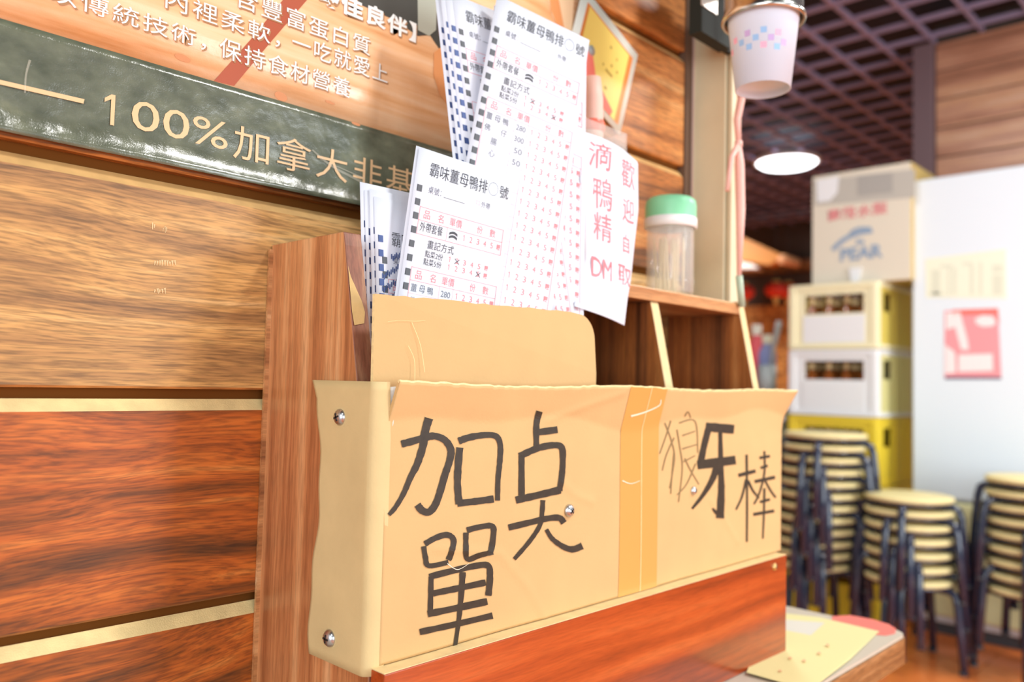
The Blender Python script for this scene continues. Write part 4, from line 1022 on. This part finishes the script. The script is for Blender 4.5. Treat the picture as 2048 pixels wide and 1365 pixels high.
# ------------------------------------------------------------------ far things
def atx(px, py, x): return hit(px, py, 0, x)
for i, (px, py, lb) in enumerate(((1487,585,'red paper lantern, left one, hanging beside the pink string'), (1552,580,'red paper lantern, middle one, with bright gold top'), (1576,582,'red paper lantern, right one, half behind the cream crate'))):
    c_ = atx(px, py, 8.3+i*.25); t_ = thing('paper_lantern', lb, 'lantern', (c_.x, c_.y, c_.z-.1), 'red lanterns under the far beam')
    q = MB(); q.lathe([(.03,-.085),(.08,-.07),(.115,-.03),(.12,0),(.115,.03),(.08,.07),(.03,.085)], c_, 20); q.build('red_shade', M['lantern'], t_)
    q = MB(); q.lathe([(0,.083),(.045,.083),(.045,.105),(0,.105)], c_, 16); q.build('gold_cap', M['gold'], t_)
    q = MB(); q.lathe([(0,-.11),(.04,-.11),(.04,-.083),(0,-.083)], c_, 16); q.lathe([(0,-.17),(.02,-.165),(.03,-.11),(0,-.11)], c_, 12); q.build('tassel', M['gold'], t_)
    q = MB(); q.tube([c_+Vector((0,0,.1)), Vector((c_.x, c_.y, 2.95))], .004, 6); q.build('hanging_cord', M['rubber'], t_)
AX = 7.6
P = [atx(1380,425,AX), atx(1458,462,AX), atx(1568,512,AX), atx(1540,530,AX), atx(1520,528,AX), atx(1380,500,AX)]
aw = thing('eave_canopy', 'orange tiled eave hanging in the far room above the lanterns', 'canopy', tuple(P[4]))
q = MB(); q.prism([tuple(v) for v in P], (.35,.1,.02)); q.build('tile_slope', M['awning'], aw)
q = MB(); q.lathe([(0,-.02),(.05,-.015),(.055,0),(.05,.3),(0,.3)], atx(1566,519,AX-.02), 16, 0, (1,0,0)); q.build('eave_knob', mat('terracotta_knob','e0a070',.5), aw)
P = [atx(1380,500,AX+.05), atx(1500,526,AX+.05), atx(1518,537,AX+.05), atx(1380,537,AX+.05)]
q = MB(); q.prism([tuple(v) for v in P], (.2,.05,0)); q.build('white_soffit', M['white_plastic'], aw)
# cabinet with bottles behind the rack
cr_ = hit(1576,850,0,3.86)
cab = thing('storage_cabinet', 'grey green cabinet left of the crates behind the rack', 'cabinet', (4.0, cr_.y+.3, 0))
q = MB(); q.box(3.86, 4.22, cr_.y, cr_.y+.7, .02, 1.02); q.build('body', M['cab'], cab, bevel=.004)
q = MB(); q.box(3.845, 3.86, cr_.y+.01, cr_.y+.34, .05, 1.0); dd = q.build('door', M['cab'], cab, bevel=.003)
q = MB(); q.box(3.83, 3.845, cr_.y+.3, cr_.y+.32, .5, .62); q.build('handle', M['steel'], dd)
q = MB(); q.box(3.82, 3.86, cr_.y, cr_.y+.7, .895, .92); q.build('white_rail', M['white_plastic'], cab)
def bottle2(px, z_top, r_, body, capm, label, cat, x=3.98, name='bottle'):
    c_ = hit(px, 700, 0, x); t_ = thing(name, label, cat, (x, c_.y, 1.02)); H = z_top-1.02
    q = MB(); q.lathe([(0,0),(r_,0),(r_,H*.70),(r_*.5,H*.84),(r_*.45,H*.88),(0,H*.88)], (x,c_.y,1.02), 20); q.build('body', body, t_)
    q = MB(); q.lathe([(r_*.55,H*.85),(r_*.55,H),(0,H)], (x,c_.y,1.02), 16); q.build('cap', capm, t_); return t_
bottle2(1513, 1.385, .045, M['redpink'], M['flyer_white'], 'red bottle with white cap on the grey green cabinet', 'bottle')
bottle2(1534, 1.33, .046, M['lilac'], M['pale_print'], 'lilac bottle with pale cap on the grey green cabinet', 'bottle')
c_ = hit(1536, 740, 0, 3.93); t_ = thing('utensil_canister', 'tall grey green canister with grey handles on the cabinet', 'canister', (3.93-.02, c_.y, 1.02))
q = MB(); q.lathe([(0,0),(.045,0),(.047,.15),(.043,.15),(.041,.006),(0,.006)], (3.90,c_.y-.01,1.02), 20); q.build('body', M['greyblue'], t_)
q = MB(); q.tube([(3.90,c_.y-.01,1.04),(3.89,c_.y-.05,1.26),(3.885,c_.y-.075,1.36),(3.88,c_.y-.085,1.39)], .014, 10, rs=[.008,.010,.018,.014]); tag(q.build('spatula', M['greyblue']), 'grey spatula handle sticking out of the canister on the cabinet', 'utensil')
bpy.context.view_layer.update()
